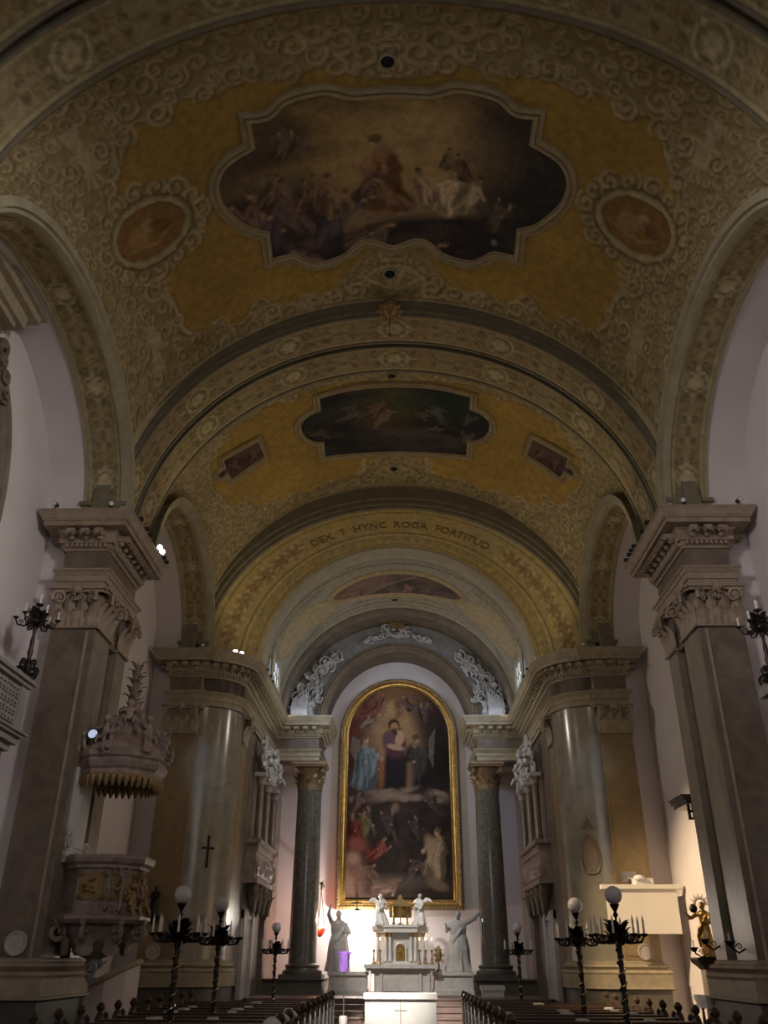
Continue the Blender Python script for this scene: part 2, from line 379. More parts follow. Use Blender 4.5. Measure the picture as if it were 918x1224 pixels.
# ---- vault paintwork
def paint_vault(bay, first):
    y0,y1 = bay; c = Canvas(-SP,SP,y0-.05,y1+.05,.032,BG); rnd = random.Random(3 if first else 5)
    if first:
        half = [(0,12.05),(.45,12.15),(.75,12.5),(1.05,12.9),(1.35,13.08),(1.7,12.95),(2.0,13.02),(2.35,12.98),(2.65,12.7),(3.05,13.05),(3.4,12.95),(3.7,12.75),(4.1,12.75),(4.37,12.5),(4.4,12.1),(4.5,11.6),(4.85,11.2),(5.35,10.9),(5.5,10.3),(5.2,9.5),(4.8,9.0),(4.45,8.62),(4.1,8.22),(3.7,8.3),(3.2,8.15),(2.7,8.27),(2.2,8.15),(1.6,8.32),(1.0,8.2),(.5,8.45),(0,8.5)]
    else:
        half = [(0,19.75),(.6,20.0),(1.0,20.45),(1.4,20.55),(1.8,20.42),(2.2,20.62),(2.7,20.45),(3.2,20.5),(3.6,20.2),(4.1,20.1),(4.4,19.6),(4.9,19.4),(5.1,18.8),(5.3,18.2),(5.2,17.4),(4.9,16.8),(4.4,16.6),(4.0,16.2),(3.5,16.25),(3.0,16.05),(2.4,16.2),(1.6,16.05),(.8,16.2),(0,16.2)]
    full = half+[(-x,y) for x,y in reversed(half[1:-1])]
    full = smoothpoly(full,n=4)
    c.poly(full,YEL)
    # mellow blotches in the yellow
    msk = c.inside(full,c.X,c.Y)
    for k in range(60):
        c.ell(rnd.uniform(-5,5),rnd.uniform(y0,y1),rnd.uniform(.2,.9),rnd.uniform(.2,.7),YEB if k%2 else (.54,.37,.09),.25,rnd.uniform(0,3),1.)
    out = ~msk
    base = np.zeros_like(c.c)+np.array(BG); c.c[out] = base[out]
    loop = full+[full[0]]
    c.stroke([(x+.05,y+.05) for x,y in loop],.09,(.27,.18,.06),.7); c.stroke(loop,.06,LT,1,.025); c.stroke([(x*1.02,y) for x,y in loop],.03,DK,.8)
    # rocaille filling of the border
    pts = []
    for k in range(9000):
        x,y = rnd.uniform(0,SP),rnd.uniform(y0+.2,y1-.2); r = rnd.uniform(.13,.30)
        j = int((y-c.y0)/c.r); i = int((x-c.x0)/c.r)
        if msk[j,i] or any((x-a)**2+(y-b)**2<(.72*(r+q))**2 for a,b,q in pts): continue
        pts.append((x,y,r))
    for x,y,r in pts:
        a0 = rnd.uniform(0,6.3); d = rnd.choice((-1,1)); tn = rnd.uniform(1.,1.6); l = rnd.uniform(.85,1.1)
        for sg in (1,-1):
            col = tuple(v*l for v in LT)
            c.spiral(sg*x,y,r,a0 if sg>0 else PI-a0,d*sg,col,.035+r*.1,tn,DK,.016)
            if r>.26:
                for q in range(4):
                    w = a0+q*.5; w = w if sg>0 else PI-w
                    c.ell(sg*x+cos(w)*r*1.15,y+sin(w)*r*1.15,.11,.045,col,.8,w,.4,.02)
    yb = y1-.62 if first else y1-.55
    # shell crest above the arch crown
    for q in range(9):
        a = PI*(q+.5)/9
        c.stroke([(0,yb+.25),(.55*cos(a),yb+.25-.55*sin(a))],.08,LT if q%2 else BG,1,.03)
    c.ring(0,yb+.2,.62,.55,.07,LT,1,0,.03); c.ring(0,yb+.2,.70,.63,.03,DK,.8)
    for sg in (-1,1):
        for k in range(3): c.spiral(sg*(.75+.42*k),yb+.18+.05*k,.26-.04*k,0 if sg>0 else PI,sg,LT,.07,1.4,DK,.03)
        if first:
            # oval cartouche with its scrolled frame
            ox,oy = sg*4.5,10.2
            c.ell(ox,oy,1.22,.86,BG,1,0,.12); 
            for q in range(16):
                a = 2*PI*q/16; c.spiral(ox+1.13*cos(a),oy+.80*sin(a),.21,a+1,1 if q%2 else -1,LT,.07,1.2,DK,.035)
            c.ell(ox,oy,.78,.50,(.30,.175,.06),1,0,.05)
            c.ring(ox,oy,.86,.58,.09,LT,1,0,.05); c.ring(ox,oy,.97,.68,.05,DK,.9); c.ring(ox,oy,.77,.49,.03,DK,.8)
            c.ell(ox-.25,oy+.05,.22,.2,(.42,.27,.11),1,.3,.4); c.ell(ox+.05,oy-.12,.14,.14,(.48,.32,.16),1,0,.4); c.ell(ox+.32,oy+.02,.26,.12,(.22,.12,.05),1,.5,.5); c.stroke([(ox-.5,oy+.2),(ox+.1,oy+.3),(ox+.5,oy+.1)],.06,(.45,.30,.13),.8)
            urns = ((5.2,12.35,1),(5.15,8.35,-1))
        else: urns = ()
        for (ux,uy,dr) in urns:
            ux *= sg
            c.ell(ux,uy,.48,.52,BG,1,0,.3)
            c.ell(ux,uy-.05*dr,.26,.24,(.50,.40,.22),1,0,.15,.04); c.ring(ux,uy-.05*dr,.26,.24,.04,DK,.9)
            c.stroke([(ux-.30,uy+.16*dr),(ux+.30,uy+.16*dr)],.08,LT,1,.05); c.stroke([(ux-.22,uy-.24*dr),(ux+.22,uy-.24*dr)],.07,LT,1,.04)
            c.poly([(ux-.12,uy+.2*dr),(ux+.12,uy+.2*dr),(ux+.2,uy+.62*dr),(ux-.2,uy+.62*dr)],(.47,.38,.23)); c.stroke([(ux,uy+.2*dr),(ux,uy+.6*dr)],.05,LT,1,.03)
            for q in (-1,1): c.spiral(ux+q*.38,uy-.02*dr,.22,PI/2,q,LT,.07,1.3,DK,.04)
            for q in (-1,0,1): c.stroke([(ux+q*.06,uy-.28*dr),(ux+q*.2,uy-.52*dr)],.06,LT,1,.03)
    # trellis patches next to the urns
    for sg in (-1,1):
        for k in range(7):
            x0 = sg*(3.6+.1*k)
            if first: c.stroke([(x0,y1-.38),(x0+.35*sg,y1-.62)],.022,DK,.8); c.stroke([(x0+.35*sg,y1-.38),(x0,y1-.62)],.022,DK,.8)
    # painted bands along the arches
    for yy,q in ((y1-.08,1),(y0+.08,-1)):
        c.stroke([(-SP,yy),(SP,yy)],.14,LT,1,.02); c.stroke([(-SP,yy-.12*q),(SP,yy-.12*q)],.04,DK,.9)
    for sg in (-1,1): c.stroke([(sg*(SP-.08),y0),(sg*(SP-.08),y1)],.2,LT,1,.02); c.stroke([(sg*(SP-.24),y0),(sg*(SP-.24),y1)],.04,DK,.8)
    return c
def vault_mesh(name, bay, first, nu, nv):
    c = paint_vault(bay,first)
    us = np.linspace(-1,1,nu+1); mb = MB(); cols = []
    ys = np.linspace(bay[0],bay[1],nv+1)
    U,Y = np.meshgrid(us,ys,indexing='ij'); col,h = c.at(U.ravel()*SP,Y.ravel()); h = h.reshape(U.shape)
    # positions and normals, vectorised
    q = (Y-(bay[0]+bay[1])/2)/((bay[1]-bay[0])/2); zw = 2.4*np.sqrt(np.clip(1-q*q,0,1))
    P = np.stack([A*np.sin(U*PI/2),Y,ZS+4.9*np.cos(U*PI/2)+zw*(.12+.88*np.abs(U)**3)],-1)
    N = np.cross(np.gradient(P,axis=0),np.gradient(P,axis=1)); N /= np.linalg.norm(N,axis=-1,keepdims=True)+1e-9
    N *= np.where(N[...,2:3]>0,-1,1); P = P+N*(h[...,None]*.8)
    mb.v = [tuple(p) for p in P.reshape(-1,3)]; n = nv+1
    mb.f = [(i*n+j,(i+1)*n+j,(i+1)*n+j+1,i*n+j+1) for i in range(nu) for j in range(nv)]; mb.m = [0]*len(mb.f)
    return struct(mb.build(name,'fresco',smooth=180,origin=(0,(bay[0]+bay[1])/2,ZS),cols=col))
vault_mesh('ceiling',BAY1,True,400,180)
vault_mesh('ceiling',BAY2,False,320,120)
mb = MB().grid(lambda u,v:(A*sin((u-.5)*PI),-3+8.4*v,ZS+4.9*cos((u-.5)*PI)),40,2); struct(mb.build('ceiling','arch_olive',smooth=60))

# ---- painted arch soffits
def band_canvas(L, w, seed, base=(.375,.305,.165), step=2.25):
    c = Canvas(0,L,0,w,.032,base); m = w/2; n = int(L/step/2)*2+1; rnd = random.Random(seed)
    lt = (.53,.445,.26); dk = (.18,.135,.065)
    for k in range(n):
        x = L*(k+.5)/n
        c.ell(x,m,w*.34,w*.34,(.33,.27,.15),1,0,.1); c.ring(x,m,w*.35,w*.35,.05,lt,1,0,.03); c.ring(x,m,w*.27,w*.27,.03,dk,.9); c.ring(x,m,w*.42,w*.42,.025,dk,.8)
        for q in range(6): c.ell(x+cos(q*1.047)*w*.12,m+sin(q*1.047)*w*.12,.07,.05,lt,1,q*1.047,.4,.03)
        for sg in (-1,1):
            for j in range(3):
                xx = x+sg*(w*.55+.2*j)
                for r in (-1,1): c.spiral(xx,m+r*w*(.2-.03*j),w*(.15-.02*j),PI/2*r,sg*r,(.30,.19,.07) if j%2 else dk,.045,1.2,None,.02)
                c.ell(xx,m,.09,.05,lt,1,0,.5,.02)
            c.stroke([(x+sg*w*.5,m),(x+sg*(w*.5+.75),m)],.03,dk,.9)
    for y in (.05,w-.05): c.stroke([(0,y),(L,y)],.045,lt,1,.02)
    for y in (.11,w-.11): c.stroke([(0,y),(L,y)],.022,dk,.9)
    return c
def soffit(mbname, P, L, w, canvas, parent, nu=None, nv=None):
    """P(u,v)->point; canvas length L, width w"""
    nu = nu or int(L/.05); nv = nv or max(8,int(w/.045)); mb = MB().grid(P,nu,nv)
    us = np.repeat(np.linspace(0,L,nu+1),nv+1); vs = np.tile(np.linspace(0,w,nv+1),nu+1)
    col,h = canvas.at(us,vs); return mb.build(mbname,'fresco',parent,smooth=60,cols=col)
def ell_arch(mb, prof, a, b, zs, n=56, yc=None, t0=0., t1=PI):
    """prof: (along, inward). yc None: transverse arch (along = y); else wall arch centred on yc (along = x)"""
    vs = []; m = len(prof)
    for i in range(n+1):
        t = t0+(t1-t0)*i/n
        for w,d in prof:
            p,z = (a-d)*cos(t),zs+(b-d)*sin(t)
            vs.append((p,w,z) if yc is None else (w,yc+p,z))
    return mb.add(vs,[(i*m+j,(i+1)*m+j,(i+1)*m+j+1,i*m+j+1) for i in range(n) for j in range(m-1)])
def transverse_arch(y0, y1, label):
    t = thing('transverse_arch',label,'arch',(0,(y0+y1)/2,ZS)); w = (y1-y0)/2
    mid = (y0+y1)/2
    mb = MB(); ell_arch(mb,[(y0-.12,-.42),(y0-.12,-.16),(y0-.06,-.14),(y0-.06,-.04),(y0,-.02),(y0,.03),(y0+.06,.03),(y0+.06,-.01)],A,B,ZS)
    ell_arch(mb,[(y1-.06,-.01),(y1-.06,.03),(y1,.03),(y1,-.02),(y1+.06,-.04),(y1+.06,-.3)],A,B,ZS)
    mb.build('archivolt','arch_dark',t,smooth=30)
    mb = MB(); ell_arch(mb,[(mid-.10,-.01),(mid-.10,.03),(mid-.05,.03),(mid-.05,-.10),(mid+.06,-.10),(mid+.06,.03),(mid+.10,.03),(mid+.10,-.01)],A,B,ZS); mb.build('groove_moulding','arch_dark',t,smooth=30)
    L = 15.3
    for k,(ya,yb) in enumerate(((y0+.06,mid-.10),(mid+.10,y1-.06))):
        cv = band_canvas(L,yb-ya,k)
        soffit('soffit_band',lambda u,v:(A*cos(PI*(1-u)),ya+(yb-ya)*v,ZS+.0+B*sin(PI*(1-u))),L,yb-ya,cv,t)
    for s in (-1,1):
        mb = MB(); mb.bb(s*(A-.06),s*(A+.3),y0-.06,y1+.06,ZS,ZS+.26); mb.bb(s*(A-.09),s*(A+.3),y0-.09,y1+.09,ZS+.2,ZS+.26); mb.build('impost','arch_dark',t,smooth=0)
transverse_arch(5.15,7.05,'dim painted stone arch overhead, framing the top of the picture')
transverse_arch(13.5,15.4,'painted arch with two rows of medallions between the big and the small ceiling paintings')
def wall_arch(bay, s, label):
    yc,hw = (bay[0]+bay[1])/2,(bay[1]-bay[0])/2
    t = thing('wall_arch',label,'arch',(s*5.3,yc,ZS))
    pr = [(4.78,-.18),(4.78,-.05),(4.84,-.04),(4.84,.02),(4.92,.04),(4.97,.04),(4.97,.0)]
    mb = MB(); ell_arch(mb,pr,hw,2.4,ZS,yc=yc); ell_arch(mb,[(5.58,0),(5.58,.03),(5.63,.03),(5.63,-.05)],hw,2.4,ZS,yc=yc)
    mb.mx(s<0).build('archivolt','arch_olive',t,smooth=30)
    L = 9.4; cv = band_canvas(L,.61,11,step=1.6)
    mb = MB(); soffit('soffit_band',lambda u,v:(s*(4.97+.61*v),yc-hw*cos(PI*u),ZS+2.4*sin(PI*u)),L,.61,cv,t)
    for e in (-1,1):
        mb = MB(); mb.bb(4.9,5.66,yc+e*(hw-.05),yc+e*(hw+.2),ZS,ZS+.34); mb.bb(4.86,5.70,yc+e*(hw-.09),yc+e*(hw+.2),ZS+.26,ZS+.34); mb.mx(s<0).build('impost','arch_dark',t,smooth=0)
wall_arch(BAY1,-1,'tall painted wall arch above the white wall over the lattice balcony')
wall_arch(BAY1,1,'tall painted wall arch opposite the lattice balcony, cut by the picture edge')
wall_arch(BAY2,-1,'narrower painted wall arch behind the pulpit pier, beside the second vault')
wall_arch(BAY2,1,'narrower painted wall arch above the projection screen')

# ---- triumphal arch with its inscription
t = tri = thing('triumphal_arch','ochre painted arch with a brown Latin inscription before the chancel','arch',(0,22,ZS))
mb = MB(); ell_arch(mb,[(20.95,-.55),(20.95,-.22),(21.02,-.2),(21.02,-.08),(21.1,-.05),(21.1,.02),(21.2,.04),(21.2,.0)],5.05,4.3,ZS)
mb.build('archivolt','arch_dark',t,smooth=30)
TA = lambda v:(5.02-1.2*v,4.30-.50*v,21.2+1.5*v)
def tri_pt(u,v,lift=0.):
    a,b,y = TA(v); th = PI*(1-u); return (( a-lift)*cos(th),y,ZS+(b-lift)*sin(th))
L = 14.; cv = Canvas(0,L,0,1.9,.034,(.46,.35,.13)); rnd = random.Random(9)
for k in range(200): cv.ell(rnd.uniform(0,L),rnd.uniform(0,1.9),.4,.25,(.40,.33,.17) if k%2 else (.46,.34,.12),.4,0,1.)
for x0,x1 in ((.6,4.2),(10.2,13.6)):
    n = 7
    for k in range(n):
        x = x0+(x1-x0)*(k+.5)/n; y = .68
        cv.ell(x,y,.27,.30,(.36,.26,.12),1,0,.4)
        for q in range(2): cv.spiral(x+(-.12 if q else .12),y,.22,k+q*PI,1 if (k+q)%2 else -1,(.27,.17,.07),.07,1.3,None,.03)
        for q in range(5): cv.ell(x+.24*cos(q*1.256),y+.25*sin(q*1.256),.09,.055,(.52,.42,.22),.9,q*1.256,.4,.02)
for y,w,cc in ((.06,.05,LT),(.2,.03,DK),(1.18,.04,DK),(1.26,.09,LT),(1.36,.05,DK),(1.62,.04,LT),(1.72,.05,DK),(1.84,.06,LT)): cv.stroke([(0,y),(L,y)],w,cc,.9,.02)
for k in range(40): cv.spiral(.4+k*.345,1.49,.09,0,1 if k%2 else -1,(.30,.22,.11),.03,1.2)
soffit('soffit_band',lambda u,v:tri_pt(u,v),L,1.9,cv,t,300,40)
words,xc = [],0.
for w in 'DEX T HYNC ROGA FORTITUD'.split():
    cu = bpy.data.curves.new('inscription','FONT'); cu.body = w; cu.size = .42; cu.extrude = .006; cu.resolution_u = 2
    to = bpy.data.objects.new('inscription',cu); C.objects.link(to); bpy.context.view_layer.update()
    me = to.evaluated_get(bpy.context.evaluated_depsgraph_get()).to_mesh()
    vs = [(v.co.x+xc,v.co.y,v.co.z) for v in me.vertices]; words.append((vs,[tuple(p.vertices) for p in me.polygons])); xc = max(v[0] for v in vs)+.24
    bpy.data.objects.remove(to)
for vs,fs in words:
    mb = MB(); mb.add([tri_pt(.515+(x-xc/2)/17.0,.47-y/1.9,.012+z) for x,y,z in vs],fs); mb.build('inscription_word','letter_brown',t,smooth=0)
mb = MB(); ell_arch(mb,[(22.66,-.02),(22.66,.05),(22.78,.08),(22.84,.02),(22.9,.0),(23.3,.0),(23.36,.05),(23.44,.05),(23.44,-.15),(23.5,-.3)],3.82,3.80,ZS)
mb.build('inner_moulding','arch_cream',t,smooth=30)
for s in (-1,1): MB().bb(s*4.9,s*5.2,21.02,21.3,ZS,ZS+.25).build('impost','arch_dark',t,smooth=0)

# ---- chancel vault and apse arch
cv = Canvas(-6,6,23.4,27.5,.034,(.36,.35,.28)); rnd = random.Random(21)
for k in range(60): cv.ell(rnd.uniform(-6,6),rnd.uniform(23.4,27.5),.6,.4,(.40,.34,.22) if k%2 else (.34,.34,.29),.3,0,1.)
for sg in (-1,1):
    P = smoothpoly([(sg*x,y) for x,y in ((1.9,25.6),(2.5,24.9),(3.4,24.4),(4.4,24.5),(4.7,25.2),(4.3,26.0),(3.4,26.3),(2.4,26.4))]); cv.poly(P,(.44,.36,.22)); cv.stroke(P+[P[0]],.07,DK,.9); cv.stroke(P+[P[0]],.03,LT,1)
    for k in range(16): cv.spiral(sg*rnd.uniform(4.6,5.8),rnd.uniform(23.7,26.3),.2,rnd.uniform(0,6),sg,(.24,.21,.15),.05,1.3,None,.03)
    for k in range(8): cv.spiral(sg*(.5+.25*k),26.3+.02*k,.12,0,sg,(.25,.22,.16),.035,1.3)
    for k in range(9): cv.spiral(sg*(2.6+.3*k),24.1,.17,k,sg,(.22,.19,.13),.05,1.3)
for y,w,cc in ((23.7,.05,DK),(26.75,.04,DK),(26.85,.08,LT),(27.05,.04,DK),(27.2,.08,LT)): cv.stroke([(-6,y),(6,y)],w,cc,.9,.02)
CA,CB = 3.85,3.72
mb = MB(); nu,nv = 150,70
for i in range(nu+1):
    for j in range(nv+1):
        u = (i/nu-.5)*PI; mb.v.append((CA*sin(u),23.4+4.05*j/nv,ZS+CB*cos(u)))
mb.f = [(i*(nv+1)+j,(i+1)*(nv+1)+j,(i+1)*(nv+1)+j+1,i*(nv+1)+j+1) for i in range(nu) for j in range(nv)]; mb.m = [0]*len(mb.f)
us = np.repeat(np.linspace(-6,6,nu+1),nv+1); ys = np.tile(np.linspace(23.4,27.45,nv+1),nu+1)
struct(mb.build('ceiling','fresco',smooth=180,cols=cv.at(us,ys)[0]))
t = thing('apse_arch','grey stone arch over the altarpiece with a brown inner moulding','arch',(0,28.8,ZS))
mb = MB(); ell_arch(mb,[(27.38,-.1),(27.38,.05),(27.46,.09),(27.55,.09),(27.6,.05),(27.7,.14),(27.8,.14),(27.8,.10),(28.8,.10)],CA,CB,ZS); mb.build('outer_soffit','apse_brown',t,smooth=30)
mb = MB().grid(lambda u,v:((2.45+(CA-.05-2.45)*v)*cos(PI*u),28.8,ZS+(2.62+(CB-.05-2.62)*v)*sin(PI*u)),48,4)
mb.build('spandrel_face','apse_grey',t,smooth=0)
mb = MB(); ell_arch(mb,[(28.8,-.34),(28.72,-.32),(28.72,-.22),(28.66,-.2),(28.66,-.06),(28.7,-.04),(28.7,.03),(29.0,.03),(29.0,0),(29.99,0)],2.45,2.62,ZS); mb.build('archivolt','apse_brown',t,smooth=30)
mb = MB()
for k in range(2): ell_arch(mb,[(28.655,-.2+.15*k),(28.64,-.185+.15*k),(28.64,-.175+.15*k),(28.655,-.16+.15*k)],2.45,2.62,ZS)
mb.build('gilded_line','gilt_dull',t,smooth=30)
for s,nm in ((-1,'window_1'),(1,'window_2')):
    # chancel side windows, seen as slivers above the cornice
    w = MB(); yc = 24.95
    poly = [(yc-.72,7.25)]+[(yc-.72*cos(PI*k/12),8.35+.72*sin(PI*k/12)) for k in range(13)]+[(yc+.72,7.25)]
    M = Matrix(((0,0,1,0),(1,0,0,0),(0,1,0,0),(0,0,0,1)))
    w.prism(poly,3.70,3.74,M); w.mx(s<0); g = struct(w.build(nm,'window_sky',smooth=0))
    f = MB(); pl = [(3.68,y,z) for y,z in poly]; f.tube(pl+[pl[0]],.055,6)
    for k in (-.25,.25): f.tube([(3.68,yc+k,7.25),(3.68,yc+k,8.9)],.018,5)
    for z in (7.65,8.1,8.55): f.tube([(3.68,yc-.68,z),(3.68,yc+.68,z)],.018,5)
    f.mx(s<0).build('window_frame','arch_cream',g,smooth=30)

# ================================================================== PIERS AND COLUMNS
ARC = [(0,5.65),(.03,5.65),(.03,5.78),(.055,5.78),(.055,5.90),(.075,5.90),(.08,5.92),(.105,5.95),(.105,5.965),(.125,5.965),(.125,6.0),(0.,6.02)]
FRZ = [(0.,6.0),(0.,6.42)]
CRN = [(0,6.37),(.03,6.37),(.03,6.40),(.05,6.41),(.05,6.50),(.10,6.50),(.11,6.53),(.12,6.68),(.15,6.70),(.15,6.72),(.35,6.72),(.35,6.805),(.375,6.805),(.375,6.835),(.39,6.84),(.40,6.87),(.43,6.93),(.445,6.95),(.445,6.965),(.455,6.965),(.455,7.0),(-.05,7.01)]
def along(path, step, fn, skip=.06, only=None):
    for i,(a,b) in enumerate(zip(path[:-1],path[1:])):
        if only is not None and i not in only: continue
        d = Vector((b[0]-a[0],b[1]-a[1])); L = d.length
        if L<.1: continue
        d /= L; nrm = Vector((d.y,-d.x)); n = max(1,int((L-2*skip)/step)+1)
        for k in range(n): fn(Vector(a)+d*(L*(k+.5)/n), d, nrm)
def dentils(mb, path, only=None):
    def f(p,d,n):
        q = p+n*.075; mb.box((q.x,q.y,6.455),(.045,.06,.07),rz=math.atan2(d.y,d.x))
    along(path,.085,f,.02,only)
def modillions(mb, path, only=None, step=.27):
    def f(p,d,n):
        a = math.atan2(d.y,d.x); q = p+n*.2
        mb.box((q.x,q.y,6.645),(.13,.2,.10),rz=a); q = p+n*.16; mb.ball((q.x,q.y,6.57),(.06,.06,.05),8)
        q = p+n*.29; mb.spiral((q.x-d.x*.06,q.y-d.y*.06,6.60),.055,(n.x,n.y,0),(0,0,1),.02,1.2,0,8); mb.spiral((q.x+d.x*.06,q.y+d.y*.06,6.60),.055,(n.x,n.y,0),(0,0,1),.02,1.2,0,8)
    along(path,step,f,.04,only)
def pil_cap(mb, p0, p1, nrm, z0=4.93, h=.72, dp=.06):
    """Corinthian pilaster capital on the face p0-p1"""
    p0 = Vector((*p0,0)); p1 = Vector((*p1,0)); n = Vector((*nrm,0)); d = (p1-p0); w = d.length; d /= w; up = Vector((0,0,1))
    mid = (p0+p1)/2; rz = math.atan2(d.y,d.x)
    def bx(z,hh,ww,out): q = mid+n*(out/2-.05); mb.box((q.x,q.y,z0+z+hh/2),(ww,out+.1,hh),rz=rz)
    bx(0,.04,w+.06,dp); bx(.04,h-.14,w*.94,dp*.5); bx(h-.10,.05,w+.16,dp+.07); bx(h-.05,.05,w+.22,dp+.11)
    k = max(2,int(round(w/.25)))
    for i in range(k):
        q = p0+d*(w*(i+.5)/k)+n*(dp*.5); mb.leaf((q.x,q.y,z0+.05),up,n,w/k*.95,h*.44,.55)
    for i in range(k+1):
        q = p0+d*(w*(.06+.88*i/k))+n*(dp*.4); mb.leaf((q.x,q.y,z0+.05),up,n,w/k*.8,h*.70,.5)
    for e,pp in ((-1,p0),(1,p1)):
        q = pp-d*(e*.10)+n*(dp+.08)+up*(z0+h*.72); dd = (d*e*.75+n*.6).normalized()
        mb.spiral(q,.13,dd,up,.035,1.6,-.6,18); q2 = mid+d*(e*.10)+n*(dp+.05)+up*(z0+h*.72); mb.spiral(q2,.085,-d*e,up,.024,1.4,-.6,14)
        mb.ball(tuple(q),(.05,.05,.05),7)
    q = mid+n*(dp+.10)+up*(z0+h-.06); mb.ball(tuple(q),(.085,.085,.085),8)
    for a in range(5): mb.ball(tuple(q+d*(.08*cos(a*1.256))+up*(.08*sin(a*1.256))),.04,6)
def base_prof(z): return [(0,z+.02),(.03,z),(.03,z-.03),(.09,z-.05),(.11,z-.09),(.08,z-.12),(.06,z-.14),(.14,z-.16),(.16,z-.2),(.14,z-.24),(.14,z-.26)]
def nave_pier(s, label, y0=13.5):
    t = thing('nave_pier',label,'pier',(s*5.4,y0+.9,-1.7)); y1 = y0+1.75
    path = [(5.8,y0+1.5),(5.8,y1),(5.05,y1),(5.05,y0),(5.8,y0),(5.8,y0+.35)]
    def P(name,mb,m,sm=20): return mb.mx(s<0).build(name,m,t,smooth=sm)
    mb = MB(); mb.bb(5.17,5.78,y0+.1,y1-.05,-.1,4.95); mb.bb(5.08,5.78,y0+.05,y1-.05,4.9,7.0); P('core',mb,'marble_brown',0)
    faces = (((5.05,y0),(5.8,y0),(0,-1)),((5.05,y0+.80),(5.05,y0),(-1,0)),((5.05,y1),(5.05,y0+1.24),(-1,0)))
    for k,(a,b,n) in enumerate(faces):
        mb = MB(); x0,x1 = sorted((a[0],b[0])); ya,yb = sorted((a[1],b[1]))
        if k==0:
            mb.bb(x0,x1,ya,ya+.14,-.05,4.93)
        else:
            mb.bb(x0,x0+.14,ya+.002,yb,-.05,4.93)
        P('pilaster',mb,'marble_lit_side' if k else 'marble_brown',0)
        if k==0: P('edge_strip',MB().bb(x0+.10,x0+.15,ya-.02,ya+.05,.0,4.9),'stone',0)
        mb = MB(); pil_cap(mb,a,b,n); P('capital',mb,'stone')
    mb = MB().sweep(path,ARC); P('architrave',mb,'stone'); mb = MB().sweep(path,FRZ); P('frieze',mb,'marble_brown')
    mb = MB().sweep(path,CRN); dentils(mb,path); modillions(mb,path); mb.bb(5.0,5.85,y0-.03,y1+.03,6.9,7.0); P('cornice',mb,'stone')
    mb = MB().sweep(path,base_prof(0)); P('base_moulding',mb,'stone')
    mb = MB().sweep(path,[(.14,-.26),(.14,-.46),(.17,-.47),(.17,-.5)]); mb.bb(5.0,5.78,y0,y1,-.5,-.05); P('plinth',mb,'stone_pale')
    mb = MB().sweep(path,[(.17,-.5),(.10,-.53),(.10,-1.45),(.14,-1.5),(.14,-1.7)]); P('dado',mb,'wood_green')
nave_pier(-1,'marble pier carrying the pulpit, with a panelled pilaster and gilt-free capitals')
nave_pier(1,'marble pier behind the gilded figure, with a panelled pilaster and carved capitals')

def chancel_pier(s, label):
    t = thing('chancel_pier',label,'pier',(s*4.9,21.6,-1.5))
    arc = [(4.95+.95*cos(a),22.05+.95*sin(a)) for a in [PI+PI/2*k/8 for k in range(9)]]
    path = [(2.55,29.7),(2.55,27.75),(4.0,27.75)]+arc+[(4.95,21.0),(5.75,21.0),(5.75,22.0)]
    def P(name,mb,m,sm=20): return mb.mx(s<0).build(name,m,t,smooth=sm)
    mb = MB(); mb.bb(4.95,5.75,21.0,21.5,-.05,4.93); mb.bb(5.02,5.68,20.985,21.0,.1,4.8); P('pilaster',mb,'marble_ochre',0)
    mb = MB(); pil_cap(mb,(4.95,21.0),(5.75,21.0),(0,-1)); P('capital',mb,'stone_pale')
    mb = MB(); mb.prism(arc+[(5.6,22.05),(5.6,21.1)],-.05,5.66); P('convex_shaft',mb,'marble_grey')
    mb = MB(); mb.bb(4.0,4.4,22.07,22.75,-.05,4.93); P('inner_pilaster',mb,'marble_ochre',0)
    mb = MB(); pil_cap(mb,(4.0,22.75),(4.0,22.1),(-1,0)); P('capital',mb,'stone_pale')
    mb = MB().sweep(path,ARC); P('architrave',mb,'stone_pale')
    mb = MB().sweep(path,FRZ); mb.bb(2.57,4.3,27.8,29.7,5.62,6.9); mb.prism(arc+[(5.7,22.05),(5.7,21.05),(4.97,21.05)],5.62,6.95); P('frieze',mb,'marble_brown')
    mb = MB().sweep(path,CRN); dentils(mb,path); modillions(mb,path,step=.3); mb.bb(2.6,4.4,27.7,29.7,6.9,7.0); mb.prism(arc+[(5.7,22.05),(5.7,21.05),(4.97,21.05)],6.9,7.0); P('cornice',mb,'stone_pale')
    bp = [p for p in path if p[1]<22.1 or p[0]>4.3]; bp = [(4.0,22.8)]+arc+[(4.95,21.0),(5.75,21.0),(5.75,22.0)]
    mb = MB().sweep(bp,base_prof(-.02)); P('base_moulding',mb,'stone_pale')
    mb = MB().sweep(bp,[(.14,-.28),(.14,-.5),(.17,-.51),(.17,-.53)]); P('plinth',mb,'stone_pale')
    mb = MB().sweep(bp,[(.17,-.53),(.1,-.56),(.1,-1.7)]); P('dado',mb,'socle_green')
chancel_pier(-1,'rounded chancel pier on the pulpit side, small bronze cross on its curved face')
chancel_pier(1,'rounded chancel pier behind the projection screen, painted emblem on its curved face')

